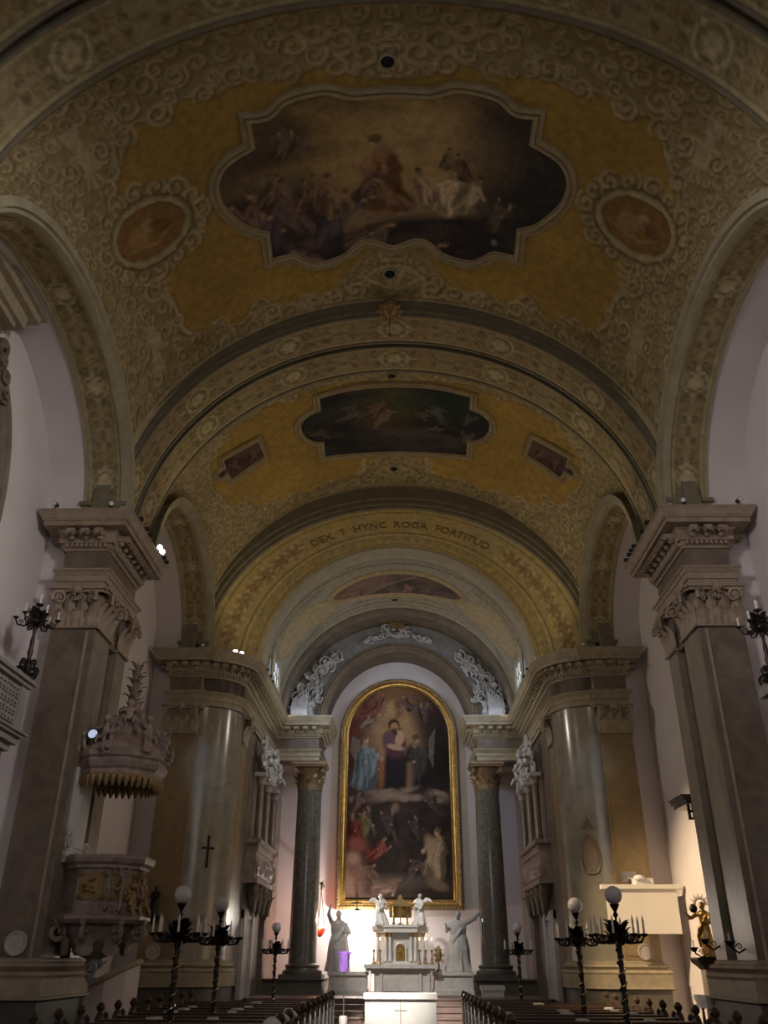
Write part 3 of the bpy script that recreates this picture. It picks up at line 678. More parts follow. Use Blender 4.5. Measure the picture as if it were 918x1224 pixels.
def column(s, label):
    x,y = s*2.83,28.2; t = thing('marble_column',label,'column',(x,y,-.4))
    rr = .42
    mb = MB().lathe([(rr*1.02,.02),(rr*1.0,.1),(rr,1.2),(rr*.97,2.8),(rr*.90,5.1),(rr*.93,5.13),(rr*.93,5.18),(rr*.86,5.2)],(x,y,-.4),32); mb.build('shaft','marble_green',t,smooth=40)
    mb = MB().lathe([(rr*1.38,-.02),(rr*1.4,.03),(rr*1.36,.09),(rr*1.2,.11),(rr*1.15,.16),(rr*1.22,.19),(rr*1.22,.23),(rr*1.05,.26),(rr,.28)],(x,y,-.36),32); mb.bb(x-.62,x+.62,y-.62,y+.62,-.47,-.36); mb.build('base','socle_green',t,smooth=40)
    mb = MB().lathe([(.36,0),(.37,.3),(.46,.62),(.5,.66)],(x,y,4.78),24)
    for row,(k,h,w,o) in enumerate(((8,.34,.28,.0),(8,.54,.26,.39))):
        for i in range(k):
            a = 2*PI*i/k+o; mb.leaf((x+.37*cos(a),y+.37*sin(a),4.79),(0,0,1),(cos(a),sin(a),0),w,h,.7)
    for i in range(4):
        a = PI/4+PI/2*i; e = Vector((cos(a),sin(a),0)); q = Vector((x,y,5.36))+e*.52; mb.spiral(q,.12,e,(0,0,1),.035,1.6,-.5,16); mb.ball(tuple(q),.05,7)
    mb.bb(x-.5,x+.5,y-.5,y+.5,5.47,5.53); mb.bb(x-.55,x+.55,y-.55,y+.55,5.53,5.62); mb.build('capital','capital_brown',t,smooth=50)
column(-1,'dark green marble column beside the red sanctuary lamp')
column(1,'dark green marble column beside the statue with its arm stretched out')
for s,lb in ((-1,'dark green stone socle under the column near the red lamp'),(1,'dark green stone socle behind the white chest')):
    mb = MB().sweep([(2.2,29.9),(2.2,27.55),(3.98,27.55)],[(0,FL),(0,-.55),(.03,-.54),(.08,-.5),(.08,-.47),(-.3,-.47)]); mb.bb(2.22,3.95,27.57,29.95,FL,-.48)
    o = mb.mx(s<0).build('column_socle','socle_green',smooth=30); tag(o,lb,'socle')

# ================================================================== CEILING PAINTINGS
def on_vault(bay): return (lambda s,y: vault_pt(s/SP,y,bay)),(lambda s,y: vault_nrm(s/SP,y,bay))
def chancel_S(s,y): a = s/6*PI/2; return Vector((CA*sin(a),y,ZS+CB*cos(a)))
def chancel_N(s,y): a = s/6*PI/2; return Vector((-sin(a)/CA,0,-cos(a)/CB)).normalized()
def frame_along(mb, loop, S, N, prof):
    """moulding that follows a closed outline (canvas coordinates) lying on a curved ceiling"""
    n = len(loop); m = len(prof); cx = sum(p[0] for p in loop)/n; cy = sum(p[1] for p in loop)/n; vs = []
    P = [S(*p) for p in loop]
    for i in range(n):
        a = (P[i]-P[i-1]); b = (P[(i+1)%n]-P[i]); a = a.normalized() if a.length>1e-6 else b.normalized(); b = b.normalized() if b.length>1e-6 else a
        nr = N(*loop[i]); t = (a+b); t = t.normalized() if t.length>1e-3 else a
        o = t.cross(nr).normalized(); mid = S(cx,cy)
        ta = a.cross(nr).normalized(); k = min(1.5,1/max(.5,o.dot(ta))) if o.dot(ta)>0 else 1
        if LOOPDIR[0]: o = -o
        for w,d in prof: vs.append(P[i]+o*(w*k)+nr*d)
    return mb.add(vs,[(i*m+j,((i+1)%n)*m+j,((i+1)%n)*m+j+1,i*m+j+1) for i in range(n) for j in range(m-1)])
LOOPDIR = [False]
def ceiling_painting(label, loop, S, N, paint, res, fw, frame_mat='frame_tan'):
    xs = [p[0] for p in loop]; ys = [p[1] for p in loop]; x0,x1,y0,y1 = min(xs),max(xs),min(ys),max(ys)
    c0 = S((x0+x1)/2,(y0+y1)/2); t = thing('ceiling_painting',label,'painting',tuple(c0))
    cv = Canvas(x0-.05,x1+.05,y0-.05,y1+.05,res,(.1,.09,.08)); paint(cv); cv.c = cv.c**1.12*np.array((1.02,.96,.84))
    nu = int((x1-x0)/res); nv = int((y1-y0)/res)
    us = np.linspace(x0,x1,nu+1); vs = np.linspace(y0,y1,nv+1); X,Y = np.meshgrid(us,vs,indexing='ij')
    keep = cv.inside(loop,(X[:-1,:-1]+X[1:,1:])/2,(Y[:-1,:-1]+Y[1:,1:])/2)
    mb = MB(); mb.v = [tuple(S(x,y)+N(x,y)*.035) for x,y in zip(X.ravel(),Y.ravel())]
    mb.f = [(i*(nv+1)+j,(i+1)*(nv+1)+j,(i+1)*(nv+1)+j+1,i*(nv+1)+j+1) for i in range(nu) for j in range(nv) if keep[i,j]]; mb.m = [0]*len(mb.f)
    mb.build('picture','fresco',t,smooth=180,cols=cv.at(X.ravel(),Y.ravel())[0])
    area = sum(a[0]*b[1]-b[0]*a[1] for a,b in zip(loop,loop[1:]+loop[:1])); LOOPDIR[0] = area<0
    mb = MB(); frame_along(mb,loop,S,N,[(-.35*fw,.0),(-.32*fw,.06),(-.12*fw,.10),(.05*fw,.06),(.12*fw,.05),(.2*fw,.09),(.42*fw,.09),(.5*fw,.05),(.62*fw,.04),(.66*fw,.0)])
    mb.build('frame',frame_mat,t,smooth=30)
    return t
def sym(half): return half+[(-x,y) for x,y in reversed(half) if abs(x)>1e-6]
def q1(px,py): return ((px-467)/70., 8.62+(py-105)/205.*3.65)     # rough picture-to-vault scale for laying out figures
def paint_big(c):
    rnd = random.Random(4); c.c[:] = (.20,.16,.12)
    def e(px,py,rx,ry,col,al=1.,ang=0.,soft=.8): x,y = q1(px,py); c.ell(x,y,rx/70.,ry/56.,col,al,ang,soft)
    e(480,170,150,70,(.47,.35,.17)); e(490,160,90,40,(.55,.43,.23),.8); e(400,150,80,25,(.42,.31,.15),.7)
    e(630,210,75,110,(.085,.085,.085)); e(600,150,50,30,(.12,.115,.11),.8); e(560,270,130,40,(.06,.055,.065)); e(440,300,160,35,(.06,.05,.06)); e(300,250,70,70,(.08,.06,.065),.9)
    e(330,150,60,22,(.13,.10,.08),.9); e(350,170,70,12,(.12,.09,.07),.8); e(310,190,50,16,(.30,.22,.13),.6); e(640,190,30,30,(.14,.135,.125),.6); e(580,200,30,50,(.17,.14,.12),.6)
    for k in range(40): e(rnd.uniform(280,660),rnd.uniform(110,310),rnd.uniform(10,34),rnd.uniform(4,12),rnd.choice(((.33,.25,.15),(.16,.13,.11),(.09,.08,.085),(.22,.16,.11))),.35,rnd.uniform(-.5,.5))
    e(490,243,120,15,(.40,.32,.22),.85,-.12); e(540,230,60,14,(.45,.37,.26),.8,.2); e(420,262,60,12,(.36,.28,.19),.8,-.35)
    e(620,230,70,95,(.06,.06,.065),.75); e(480,180,110,45,(.56,.44,.24),.5)
    F = lambda px,py,h,tilt,rob,sk=(.46,.34,.23),w=False: figure(c,*q1(px,py+6),h*1.38,PI+tilt,tuple(v*1.15 for v in rob),sk,w,rnd)
    F(455,243,1.25,-.1,(.28,.15,.09),(.55,.42,.29)); F(430,235,.8,.5,(.16,.11,.10)); F(490,240,.75,-.7,(.22,.13,.09))
    F(530,245,.8,.2,(.52,.44,.33),(.55,.43,.3)); F(515,232,.6,-.3,(.40,.32,.23)); F(550,240,.7,.4,(.42,.35,.26)); F(528,190,.35,.2,(.22,.16,.11))
    for px,py,h,tl,rb in ((285,275,.95,.2,(.11,.08,.09)),(310,260,1.0,-.2,(.20,.13,.12)),(335,290,1.15,.1,(.075,.065,.085)),(360,270,1.2,-.3,(.14,.10,.10)),(385,285,1.05,.3,(.10,.09,.11)),(400,245,.75,-.1,(.26,.19,.13)),(372,225,.5,0,(.22,.15,.11)),(350,228,.5,.2,(.2,.14,.1)),(412,290,.8,1.0,(.16,.12,.11)),(372,305,.6,-.8,(.22,.16,.15)),(590,255,.6,.5,(.13,.10,.09)),(480,300,.7,1.2,(.10,.08,.08))): F(px,py,h,tl,rb)
    F(300,215,.6,.6,(.18,.13,.10),w=True); F(335,165,.5,.5,(.17,.12,.09),w=True); F(560,200,.45,-.4,(.15,.10,.08),w=True)
    for px,py,r in ((597,276,4),(601,290,3)): e(px,py,r,r,(.35,.32,.30),.8)
h1 = [(0,12.13),(.42,11.95),(.62,12.0),(.86,12.22),(1.2,12.32),(1.54,12.3),(1.78,12.1),(1.92,11.98),(2.38,11.95),(2.36,11.28),(2.62,11.1),(2.88,10.74),(3.05,10.4),(3.1,10.05),(3.02,9.75),(2.78,9.5),(2.34,9.35),(2.33,8.80),(1.95,8.86),(1.7,8.68),(1.4,8.61),(1.0,8.60),(.78,8.68),(.55,8.76),(0,8.74)]
S,N = on_vault(BAY1)
ceiling_painting('large dark ceiling painting crowded with robed figures, in a curved cream frame',smoothpoly(sym(h1),sharp={8,9,16,17,len(sym(h1))-8,len(sym(h1))-9,len(sym(h1))-16,len(sym(h1))-17},n=3),S,N,paint_big,.022,.20)
def q2(px,py): return ((px-467)/48., 16.4+(py-460)/86.*3.1)
def paint_second(c):
    rnd = random.Random(6); c.c[:] = (.045,.047,.05)
    def e(px,py,rx,ry,col,al=1.,ang=0.,soft=.9): x,y = q2(px,py); c.ell(x,y,rx/48.,ry/28.,col,al,ang,soft)
    e(455,490,40,26,(.13,.115,.06),.95); e(470,478,30,18,(.12,.125,.075),.8); e(525,480,45,16,(.055,.08,.075),.8); e(400,490,36,12,(.075,.075,.075),.8); e(465,523,40,8,(.16,.13,.12),.8); e(380,515,30,16,(.05,.043,.05)); e(500,535,60,10,(.09,.065,.075)); e(560,510,20,24,(.05,.056,.066))
    for k in range(36): e(rnd.uniform(360,580),rnd.uniform(465,545),rnd.uniform(6,24),rnd.uniform(3,7),rnd.choice(((.14,.13,.12),(.05,.05,.06),(.10,.085,.08),(.08,.10,.10))),.4,rnd.uniform(-.5,.5))
    F = lambda px,py,h,tl,rb,w=False: figure(c,*q2(px,py),h,PI+tl,rb,(.26,.2,.14),w,rnd)
    for a in ((448,515,1.25,.1,(.20,.16,.12),False),(436,500,.9,.5,(.17,.11,.09),False),(400,500,.8,1.0,(.13,.12,.12),True),(525,505,.8,-.8,(.12,.14,.13),True),(545,500,.7,.6,(.09,.10,.10),False),(390,515,.7,-1.1,(.10,.09,.09),False),(500,515,.6,1.3,(.14,.12,.11),False),(555,530,.9,.2,(.12,.10,.10),False)): F(*a)
h2 = [(0,16.38),(1.0,16.36),(1.86,16.42),(1.88,16.98),(2.15,17.05),(2.38,17.3),(2.44,17.65),(2.36,18.1),(2.15,18.45),(1.93,18.6),(1.96,19.3),(1.0,19.52),(0,19.6)]
S,N = on_vault(BAY2); n2 = len(sym(h2))
ceiling_painting('smaller blue-black ceiling painting in the second vault, with a pale glow in the middle',smoothpoly(sym(h2),sharp={2,3,9,10,n2-3,n2-2,n2-9,n2-10},n=3),S,N,paint_second,.03,.18)
def paint_small(seed):
    def f(c):
        rnd = random.Random(seed); c.c[:] = (.12,.075,.075)
        for k in range(26): c.ell(rnd.uniform(c.x0,c.x1),rnd.uniform(c.y0,c.y1),rnd.uniform(.1,.4),rnd.uniform(.08,.25),rnd.choice(((.20,.13,.10),(.07,.05,.06),(.15,.10,.10),(.10,.08,.10))),.6,rnd.uniform(0,3),.8)
        for k in range(3): figure(c,(c.x0+c.x1)/2-.5+.5*k,18.1,.65,PI+rnd.uniform(-.3,.3),rnd.choice(((.16,.10,.09),(.10,.08,.10))),(.28,.19,.13),False,rnd)
    return f
for s,sd,lb in ((-1,1,'small brown ceiling panel on the pulpit side of the second vault'),(1,2,'small purplish ceiling panel on the screen side of the second vault')):
    lp = [(s*x,y) for x,y in ((5.15,17.72),(4.95,17.5),(4.72,17.52),(4.70,17.12),(3.42,17.22),(3.36,18.2),(4.68,18.36),(4.72,17.98),(4.95,17.96))]
    ceiling_painting(lb,lp,S,N,paint_small(sd),.03,.13)
def paint_chancel(c):
    rnd = random.Random(8); c.c[:] = (.23,.17,.16)
    for k in range(30): c.ell(rnd.uniform(-2,-.2),rnd.uniform(c.y0,c.y1),rnd.uniform(.15,.5),rnd.uniform(.1,.25),rnd.choice(((.32,.24,.21),(.20,.13,.12),(.27,.20,.19))),.6,rnd.uniform(-.6,.6),.9)
    for k in range(30): c.ell(rnd.uniform(-.1,2.0),rnd.uniform(c.y0,c.y1),rnd.uniform(.15,.6),rnd.uniform(.1,.3),rnd.choice(((.10,.10,.12),(.14,.14,.16),(.08,.08,.09),(.22,.15,.15))),.7,-.4,.9)
    c.stroke([(-1.2,26.0),(-.3,25.2),(.6,24.6)],.12,(.33,.30,.28),.7,0,.1); c.stroke([(-1.0,26.1),(0,25.4),(.9,25.0)],.3,(.09,.09,.10),.7,0,.2)
    for k in range(4): figure(c,-1.3+.8*k,25.9,.8,PI+rnd.uniform(-1,1),((.28,.19,.17),(.12,.12,.14))[k%2],(.40,.30,.24),False,rnd)
lp = [(2.28*cos(a),25.0+1.08*sin(a)*(1 if sin(a)>0 else .75)) for a in np.linspace(0,2*PI,49)[:-1]]
ceiling_painting('narrow oval ceiling painting of pinkish and grey clouds over the chancel',lp,chancel_S,chancel_N,paint_chancel,.03,.22)

# air holes and the gilded rosette on the crown of the vaults
for (s,y,bay,lb) in ((-.05,8.23,BAY1,'small dark air hole in the ceiling in front of the large painting'),(-.07,12.72,BAY1,'small dark air hole in the shell crest just past the large ceiling painting'),(-.07,16.02,BAY2,'small dark air hole in the ceiling above the blue-black painting'),(-.05,20.3,BAY2,'small dark air hole below the blue-black ceiling painting'),(-.08,26.55,None,'small dark air hole in the chancel ceiling under the oval painting')):
    P = vault_pt(s/SP,y,bay) if bay else chancel_S(s,y); Nn = vault_nrm(s/SP,y,bay) if bay else chancel_N(s,y)
    t = thing('ceiling_vent',lb,'vent',tuple(P)); Q = Nn.to_track_quat('Z','Y').to_matrix()
    mb = MB(); r = .10; mb.lathe([(r*1.0,.0),(r*1.1,.05),(r*1.45,.05),(r*1.5,.0)],(0,0,0),20); mb.v = [tuple(P+Q@Vector(v)) for v in mb.v]; mb.build('rim','arch_olive',t)
    mb = MB(); mb.lathe([(r,.0),(r,.035),(.02,.04)],(0,0,0),20); mb.v = [tuple(P+Q@Vector(v)) for v in mb.v]; mb.build('hole','hole_black',t)
P = Vector((-.08,13.38,11.72)); t = thing('ceiling_rosette','gilded rosette with a short hanging rod on the crown of the medallion arch','rosette',tuple(P))
mb = MB().lathe([(.05,-.16),(.12,-.12),(.2,-.05),(.24,.02),(.2,.12)],tuple(P),20)
for k in range(8): mb.ball((P.x+.2*cos(k*PI/4),P.y+.2*sin(k*PI/4),P.z-.04),(.08,.08,.05),8)
mb.build('rosette','gilt_dull',t); mb = MB().tube([(P.x,P.y,P.z-.12),(P.x,P.y,P.z-.62)],.012,6); mb.ball((P.x,P.y,P.z-.66),.04,8); mb.build('rod','gilt_dull',t)

# ================================================================== THE ALTARPIECE
YP = 29.86
t = thing('altarpiece','tall round-topped oil painting of a robed saint with a child, in a gold frame','painting',(.02,YP,1.6))
def archloop(hw, zb, zs, n=24): return [(.02-hw,zb),(.02+hw,zb)]+[(.02+hw*cos(PI*k/n),zs+hw*sin(PI*k/n)) for k in range(n+1)]
cv = Canvas(-1.85,1.9,1.5,8.9,.024,(.13,.085,.07)); rnd = random.Random(12)
az = lambda zx,zy: ((zx-447)/242*1.76+.02, 8.6-(zy-165)/965*6.85)
def e(zx,zy,rx,ry,col,al=1.,ang=0.,soft=.9): x,y = az(zx,zy); cv.ell(x,y,rx/141.,ry/141.,col,al,ang,soft)
e(440,330,150,230,(.44,.31,.185)); e(430,300,90,140,(.56,.41,.25),.9); e(430,480,110,170,(.42,.29,.18),.7); e(460,190,160,40,(.28,.16,.10),.7)
e(250,270,70,90,(.19,.075,.06),.9); e(600,290,80,110,(.13,.08,.07),.95); e(640,500,80,200,(.055,.05,.05),.95); e(230,420,50,70,(.22,.08,.06),.8)
e(450,900,270,260,(.075,.062,.058)); e(380,820,120,80,(.10,.085,.08),.8); e(620,900,90,220,(.06,.052,.05),.9)
for k in range(60): e(rnd.uniform(210,690),rnd.uniform(720,1110),rnd.uniform(12,40),rnd.uniform(8,30),rnd.choice(((.12,.09,.08),(.06,.05,.05),(.16,.12,.10),(.09,.085,.085))),.4,rnd.uniform(0,3))
for k in range(30): e(rnd.uniform(215,680),rnd.uniform(190,340),rnd.uniform(12,40),rnd.uniform(8,24),rnd.choice(((.24,.11,.08),(.11,.065,.055),(.32,.2,.13))),.35,rnd.uniform(0,3))
G = lambda zx,zy,h,a,rob,sk=(.58,.41,.29),w=False: figure(cv,*az(zx,zy),h/141.,a,rob,sk,w,rnd)
G(290,300,110,-.8,(.24,.10,.08),w=True); G(345,250,80,-.5,(.26,.13,.09),w=True); G(520,270,100,.6,(.17,.12,.11),w=True); G(590,330,110,.3,(.15,.11,.11),w=True); G(260,350,90,-1.1,(.30,.22,.20),w=True)
G(540,650,270,.0,(.075,.07,.068),(.45,.33,.25)); cv.poly([az(*p) for p in ((590,420),(625,360),(618,460),(612,560),(590,500))],(.26,.23,.20),.8)
G(335,640,180,.0,(.24,.10,.065)); G(275,650,270,-.02,(.22,.28,.31),(.6,.44,.33)); cv.poly([az(*p) for p in ((265,420),(225,400),(215,470),(240,520),(262,470))],(.30,.28,.25),.7)
for k in range(6): cv.stroke([az(245+12*k,500),az(232+17*k,640)],.05,(.15,.20,.24) if k%2 else (.33,.39,.41),.6)
e(430,560,58,120,(.06,.05,.058),1,0,.3); e(430,640,62,40,(.055,.046,.05),1,0,.3); e(428,440,56,72,(.17,.095,.11),1,.1,.3); e(400,410,32,34,(.25,.16,.18),.9,.5,.4)
e(424,346,27,30,(.09,.055,.04),.95,0,.4); e(426,356,19,23,(.52,.35,.23),1,0,.4); e(427,374,14,11,(.13,.08,.06),.9,0,.5)
e(452,415,22,36,(.60,.43,.31),1,-.3,.4); e(452,375,14,16,(.62,.45,.32),1,0,.4); e(452,366,15,9,(.28,.17,.10),.9); e(430,455,44,14,(.60,.45,.34),.9,-.2,.5)
cv.stroke([az(365,630),az(368,540),az(372,470)],.14,(.48,.28,.17),.7,0,.2); cv.stroke([az(495,640),az(500,540)],.16,(.46,.31,.19),.7,0,.2)
for k in range(26): e(210+rnd.uniform(0,470),675+rnd.uniform(-22,30),rnd.uniform(18,50),rnd.uniform(8,18),rnd.choice(((.36,.29,.24),(.25,.20,.18),(.42,.34,.28))),.6,rnd.uniform(-.3,.3))
e(440,690,140,16,(.42,.34,.28),.6)
for a in ((430,890,170,.0,(.10,.085,.08)),(330,860,150,.15,(.12,.10,.09)),(270,900,170,-.1,(.17,.20,.09)),(235,930,190,.1,(.20,.065,.055)),(300,960,140,-.7,(.26,.10,.09)),(520,880,120,.0,(.09,.075,.07)),(370,1080,160,.9,(.15,.115,.10)),(480,1060,150,-.9,(.11,.09,.085)),(620,760,110,.2,(.12,.09,.08)),(650,1050,200,.0,(.07,.06,.06)),(250,760,110,-.2,(.18,.12,.10)),(330,1090,150,-1.2,(.27,.19,.17))): G(*a,(.42,.31,.24))
G(590,1050,240,-.12,(.36,.29,.21),(.55,.43,.32)); e(590,900,26,44,(.45,.36,.26),.8,.3,.7); e(620,1075,50,22,(.33,.26,.19),.8,-.3,.7)
e(235,1010,60,80,(.44,.33,.28),.8,.2); e(260,900,46,30,(.45,.22,.19),.8,-.4); e(240,960,30,26,(.62,.50,.44),.8); e(450,1060,160,30,(.20,.17,.155),.6); e(430,735,16,20,(.34,.25,.19),1)
cv.c = cv.c**1.32*np.array((.95,.90,.82))
lp = archloop(1.78,1.70,6.90); xs = np.linspace(-1.78,1.82,150); zs_ = np.linspace(1.68,8.72,296); X,Z = np.meshgrid(xs,zs_,indexing='ij')
keep = cv.inside(lp,(X[:-1,:-1]+X[1:,1:])/2,(Z[:-1,:-1]+Z[1:,1:])/2); mb = MB(); mb.v = [(x,YP+.02,z) for x,z in zip(X.ravel(),Z.ravel())]; nv = len(zs_)
mb.f = [(i*nv+j,(i+1)*nv+j,(i+1)*nv+j+1,i*nv+j+1) for i in range(len(xs)-1) for j in range(nv-1) if keep[i,j]]; mb.m = [0]*len(mb.f)
mb.build('picture','canvas_oil',t,smooth=0,cols=cv.at(X.ravel(),Z.ravel())[0])
def xz_frame(mb, loop, prof, y):
    n = len(loop); m = len(prof); vs = []
    for i in range(n):
        a = Vector((loop[i][0]-loop[i-1][0],loop[i][1]-loop[i-1][1])).normalized(); b = Vector((loop[(i+1)%n][0]-loop[i][0],loop[(i+1)%n][1]-loop[i][1]))
        b = b.normalized() if b.length>1e-6 else a; o = Vector((a.y,-a.x))+Vector((b.y,-b.x)); o = o/max(.3,o.length_squared)*2
        for w,d in prof: vs.append((loop[i][0]+o.x*w,y-d,loop[i][1]+o.y*w))
    return mb.add(vs,[(i*m+j,((i+1)%n)*m+j,((i+1)%n)*m+j+1,i*m+j+1) for i in range(n) for j in range(m-1)])
lp2 = archloop(1.76,1.70,6.90,36)[:-1]
mb = MB(); xz_frame(mb,lp2,[(-.02,-.03),(-.02,.05),(.03,.08),(.06,.05),(.10,.06),(.12,.10),(.15,.10)],YP); mb.build('inner_frame','gilt',t,smooth=35)
mb = MB(); xz_frame(mb,lp2,[(.14,.02),(.15,.10),(.18,.14),(.24,.15),(.28,.10),(.28,-.1)],YP)
P = [Vector((x,z)) for x,z in archloop(1.76+.215,1.70-.215,6.90,60)[:-1]]; P.append(P[0]); acc = 0.
for a,b in zip(P[:-1],P[1:]):
    L = (b-a).length; d = acc
    while d<L: q = a+(b-a)*(d/L); mb.ball((q.x,YP-.145,q.y),.042,6); d += .105
    acc = d-L
mb.build('carved_frame','gilt_dull',t,smooth=40)

# ================================================================== FIGURES
def statue(mb, h, face=-PI/2, arms=(), wings=False, kneel=False, base=(0,0,0), seed=1, lean=0., head_tilt=0., hands=True, bulk=1.):
    """draped standing (or kneeling) figure, height h, looking along the plan angle face"""
    F = Vector((cos(face),sin(face),0)); R_ = Vector((sin(face),-cos(face),0)); U = Vector((0,0,1)); o = Vector(base); rnd = random.Random(seed)
    def P(a,b,c): return o+R_*(a*h)+F*((b+lean*c)*h)+U*(c*h)
    ph = rnd.uniform(0,6)
    if kneel: prof = [(.17,0,.10),(.19,.06,.08),(.17,.2,.03),(.12,.36,.0),(.10,.48,.0),(.115,.60,.0),(.125,.68,0),(.10,.74,0),(.04,.775,0),(.035,.81,0)]; hz = .885
    else: prof = [(.155,0,0),(.15,.04,.0),(.13,.2,.01),(.128,.35,.015),(.115,.5,.01),(.092,.60,0),(.105,.70,.0),(.118,.78,0),(.10,.815,-.005),(.045,.845,0),(.038,.87,.005)]; hz = .925
    n = 30; vs = []; fs = []
    for i,(r,z,b) in enumerate(prof):
        lo = max(0,1-z/.7); r = r*(1+(bulk-1)*min(1,max(0,(.84-z)/.15)))
        for j in range(n):
            w = 2*PI*j/n; q = r*(1+.13*lo*sin(7*w+ph+5*z)+.06*lo*sin(13*w+ph*2-6*z)+.03*sin(5*w+9*z))
            vs.append(P(q*cos(w)*1.08, b+q*sin(w)*.80, z))
    for i in range(len(prof)-1):
        for j in range(n): fs.append((i*n+j,i*n+(j+1)%n,(i+1)*n+(j+1)%n,(i+1)*n+j))
    fs += [tuple(range(n-1,-1,-1)),tuple((len(prof)-1)*n+j for j in range(n))]; mb.add(vs,fs)
    M = Matrix((R_,F,U)).transposed()
    mb.ball(tuple(P(head_tilt,.012,hz)),(.052*h,.062*h,.072*h),14,M); mb.ball(tuple(P(head_tilt,.072,hz-.005)),(.010*h,.014*h,.018*h),6,M)
    mb.ball(tuple(P(head_tilt,.062,hz-.045)),(.022*h,.016*h,.018*h),6,M); mb.ball(tuple(P(head_tilt,-.018,hz+.012)),(.060*h,.060*h,.070*h),12,M)
    for sg in (-1,1): mb.ball(tuple(P(head_tilt+sg*.052,.0,hz-.005)),(.010*h,.014*h,.018*h),6,M); mb.ball(tuple(P(sg*.06,.10,.012)),(.03*h,.055*h,.02*h),8,M)
    # mantle fold across the body
    mb.tube([P(-.12,.02,.77),P(-.05,.10,.66),P(.06,.115,.52),P(.13,.06,.38),P(.14,.02,.18)],[.03*h,.035*h,.04*h,.04*h,.02*h],8)
    for pts in arms:
        q = [P(*p) for p in pts]; mb.tube(q,[.046*h]+[.038*h]*(len(q)-2)+[.02*h],9)
        mb.tube([q[-2]*.7+q[-1]*.3,q[-2]*.55+q[-1]*.45-U*.05*h,q[-2]*.4+q[-1]*.6-U*.09*h],[.03*h,.022*h,.008*h],7)   # hanging sleeve
        d = (q[-1]-q[-2]).normalized(); s = d.cross(U); s = s.normalized() if s.length>.1 else R_; c = q[-1]+d*.022*h
        mb.ball(tuple(c),(.024*h,.022*h,.016*h),8)
        if hands:
            for k in range(4): b = c+s*((k-1.5)*.011*h)+d*.015*h; L = (.030,.036,.034,.026)[k]*h; mb.tube([b,b+d*L*.6,b+d*L-U*.006*h],[.0068*h,.006*h,.0045*h],6)
            b = c+s*.02*h; mb.tube([b,b+s*.016*h+d*.012*h,b+s*.02*h+d*.026*h],[.008*h,.007*h,.005*h],6)
    if wings:
        for sg in (-1,1):
            for k in range(6):
                a = .25+.22*k; L = .48-.045*k
                mb.tube([P(sg*.05,-.08,.70),P(sg*(.10+L*.45*cos(a)*.8),-.14,.70+L*.5*sin(a)*.9),P(sg*(.10+L*cos(a)*.7),-.15,.70+L*sin(a)*.9-.12)],[.03*h,.035*h,.012*h],7)
    return mb
def putto(mb, c, h, a=0., seed=0):
    """small chubby cherub sitting at c, facing plan angle a"""
    F = Vector((cos(a),sin(a),0)); R_ = Vector((sin(a),-cos(a),0)); U = Vector((0,0,1)); c = Vector(c); P = lambda x,y,z: c+R_*(x*h)+F*(y*h)+U*(z*h); rnd = random.Random(seed)
    mb.tube([P(0,0,0),P(0,.02,.22),P(0,0,.48),P(0,.02,.60)],[.17*h,.19*h,.16*h,.07*h],10); mb.ball(tuple(P(.02,.05,.78)),(.15*h,.15*h,.17*h),10); mb.ball(tuple(P(.02,.2,.76)),.03*h,6)
    for sg in (-1,1):
        mb.tube([P(sg*.1,.03,.05),P(sg*.2,.28,.04),P(sg*.18,.38,-.22)],[.11*h,.09*h,.05*h],8)
        z = rnd.choice((.75,.30,.1)); mb.tube([P(sg*.15,0,.48),P(sg*.34,.12,.40),P(sg*.46,.2,z)],[.075*h,.065*h,.045*h],8); mb.ball(tuple(P(sg*.47,.22,z)),.05*h,6)
        mb.tube([P(sg*.06,-.12,.45),P(sg*.28,-.2,.66),P(sg*.45,-.2,.5)],[.03*h,.08*h,.02*h],7)
    return mb
def ornament(mb, pts, r, seed, ex=(1,0,0), ez=(0,0,1)):
    """clump of C-scrolls, shells and leaves around each point"""
    rnd = random.Random(seed); ex = Vector(ex); ez = Vector(ez); n = ex.cross(ez)
    for p in pts:
        p = Vector(p); q = r*rnd.uniform(.7,1.2); d = rnd.choice((-1,1))
        mb.spiral(p,q,ex*d,ez,q*.20,1.4,rnd.uniform(0,6),16,.8,7,q*.4*d)
        for k in range(3): a = rnd.uniform(0,6.3); b = p+(ex*cos(a)+ez*sin(a))*q*.7; mb.tube([p,b-n*q*.25,b+(ex*cos(a+.7)+ez*sin(a+.7))*q*.6],[q*.2,q*.18,q*.05],7)
        mb.ball(tuple(p-n*q*.1),q*.35,8)
    return mb

# ================================================================== PULPIT (on the pier, pulpit side)
PX,PY = -4.52,14.25
t = thing('pulpit','carved pulpit with gilded relief panels hung on the marble pier','pulpit',(PX,PY,0))
oc = lambda r,z,n=8,a0=PI/8:[(PX+r*cos(a0+2*PI*k/n),PY+r*sin(a0+2*PI*k/n)) for k in range(n)]
def octa(mb, prof):
    n = len(prof); vs = [(x,y,z) for r,z in prof for x,y in oc(r,z)]
    return mb.add(vs,[(i*8+j,i*8+(j+1)%8,(i+1)*8+(j+1)%8,(i+1)*8+j) for i in range(n-1) for j in range(8)]+[tuple(range(7,-1,-1)),tuple((n-1)*8+j for j in range(8))])
octa(MB(),[(.58,.60),(.60,.64),(.62,.72),(.60,.76),(.60,1.20)]).build('parapet','stucco_rose',t,smooth=0)
octa(MB(),[(.60,1.20),(.66,1.22),(.66,1.26),(.72,1.30),(.74,1.36),(.74,1.40),(.5,1.40),(.5,1.2)]).build('handrail','stucco_rose',t,smooth=0)
octa(MB(),[(.50,.44),(.70,.47),(.76,.52),(.76,.57),(.66,.60),(.6,.64)]).build('ledge','stucco_rose',t,smooth=0)
mb = MB()
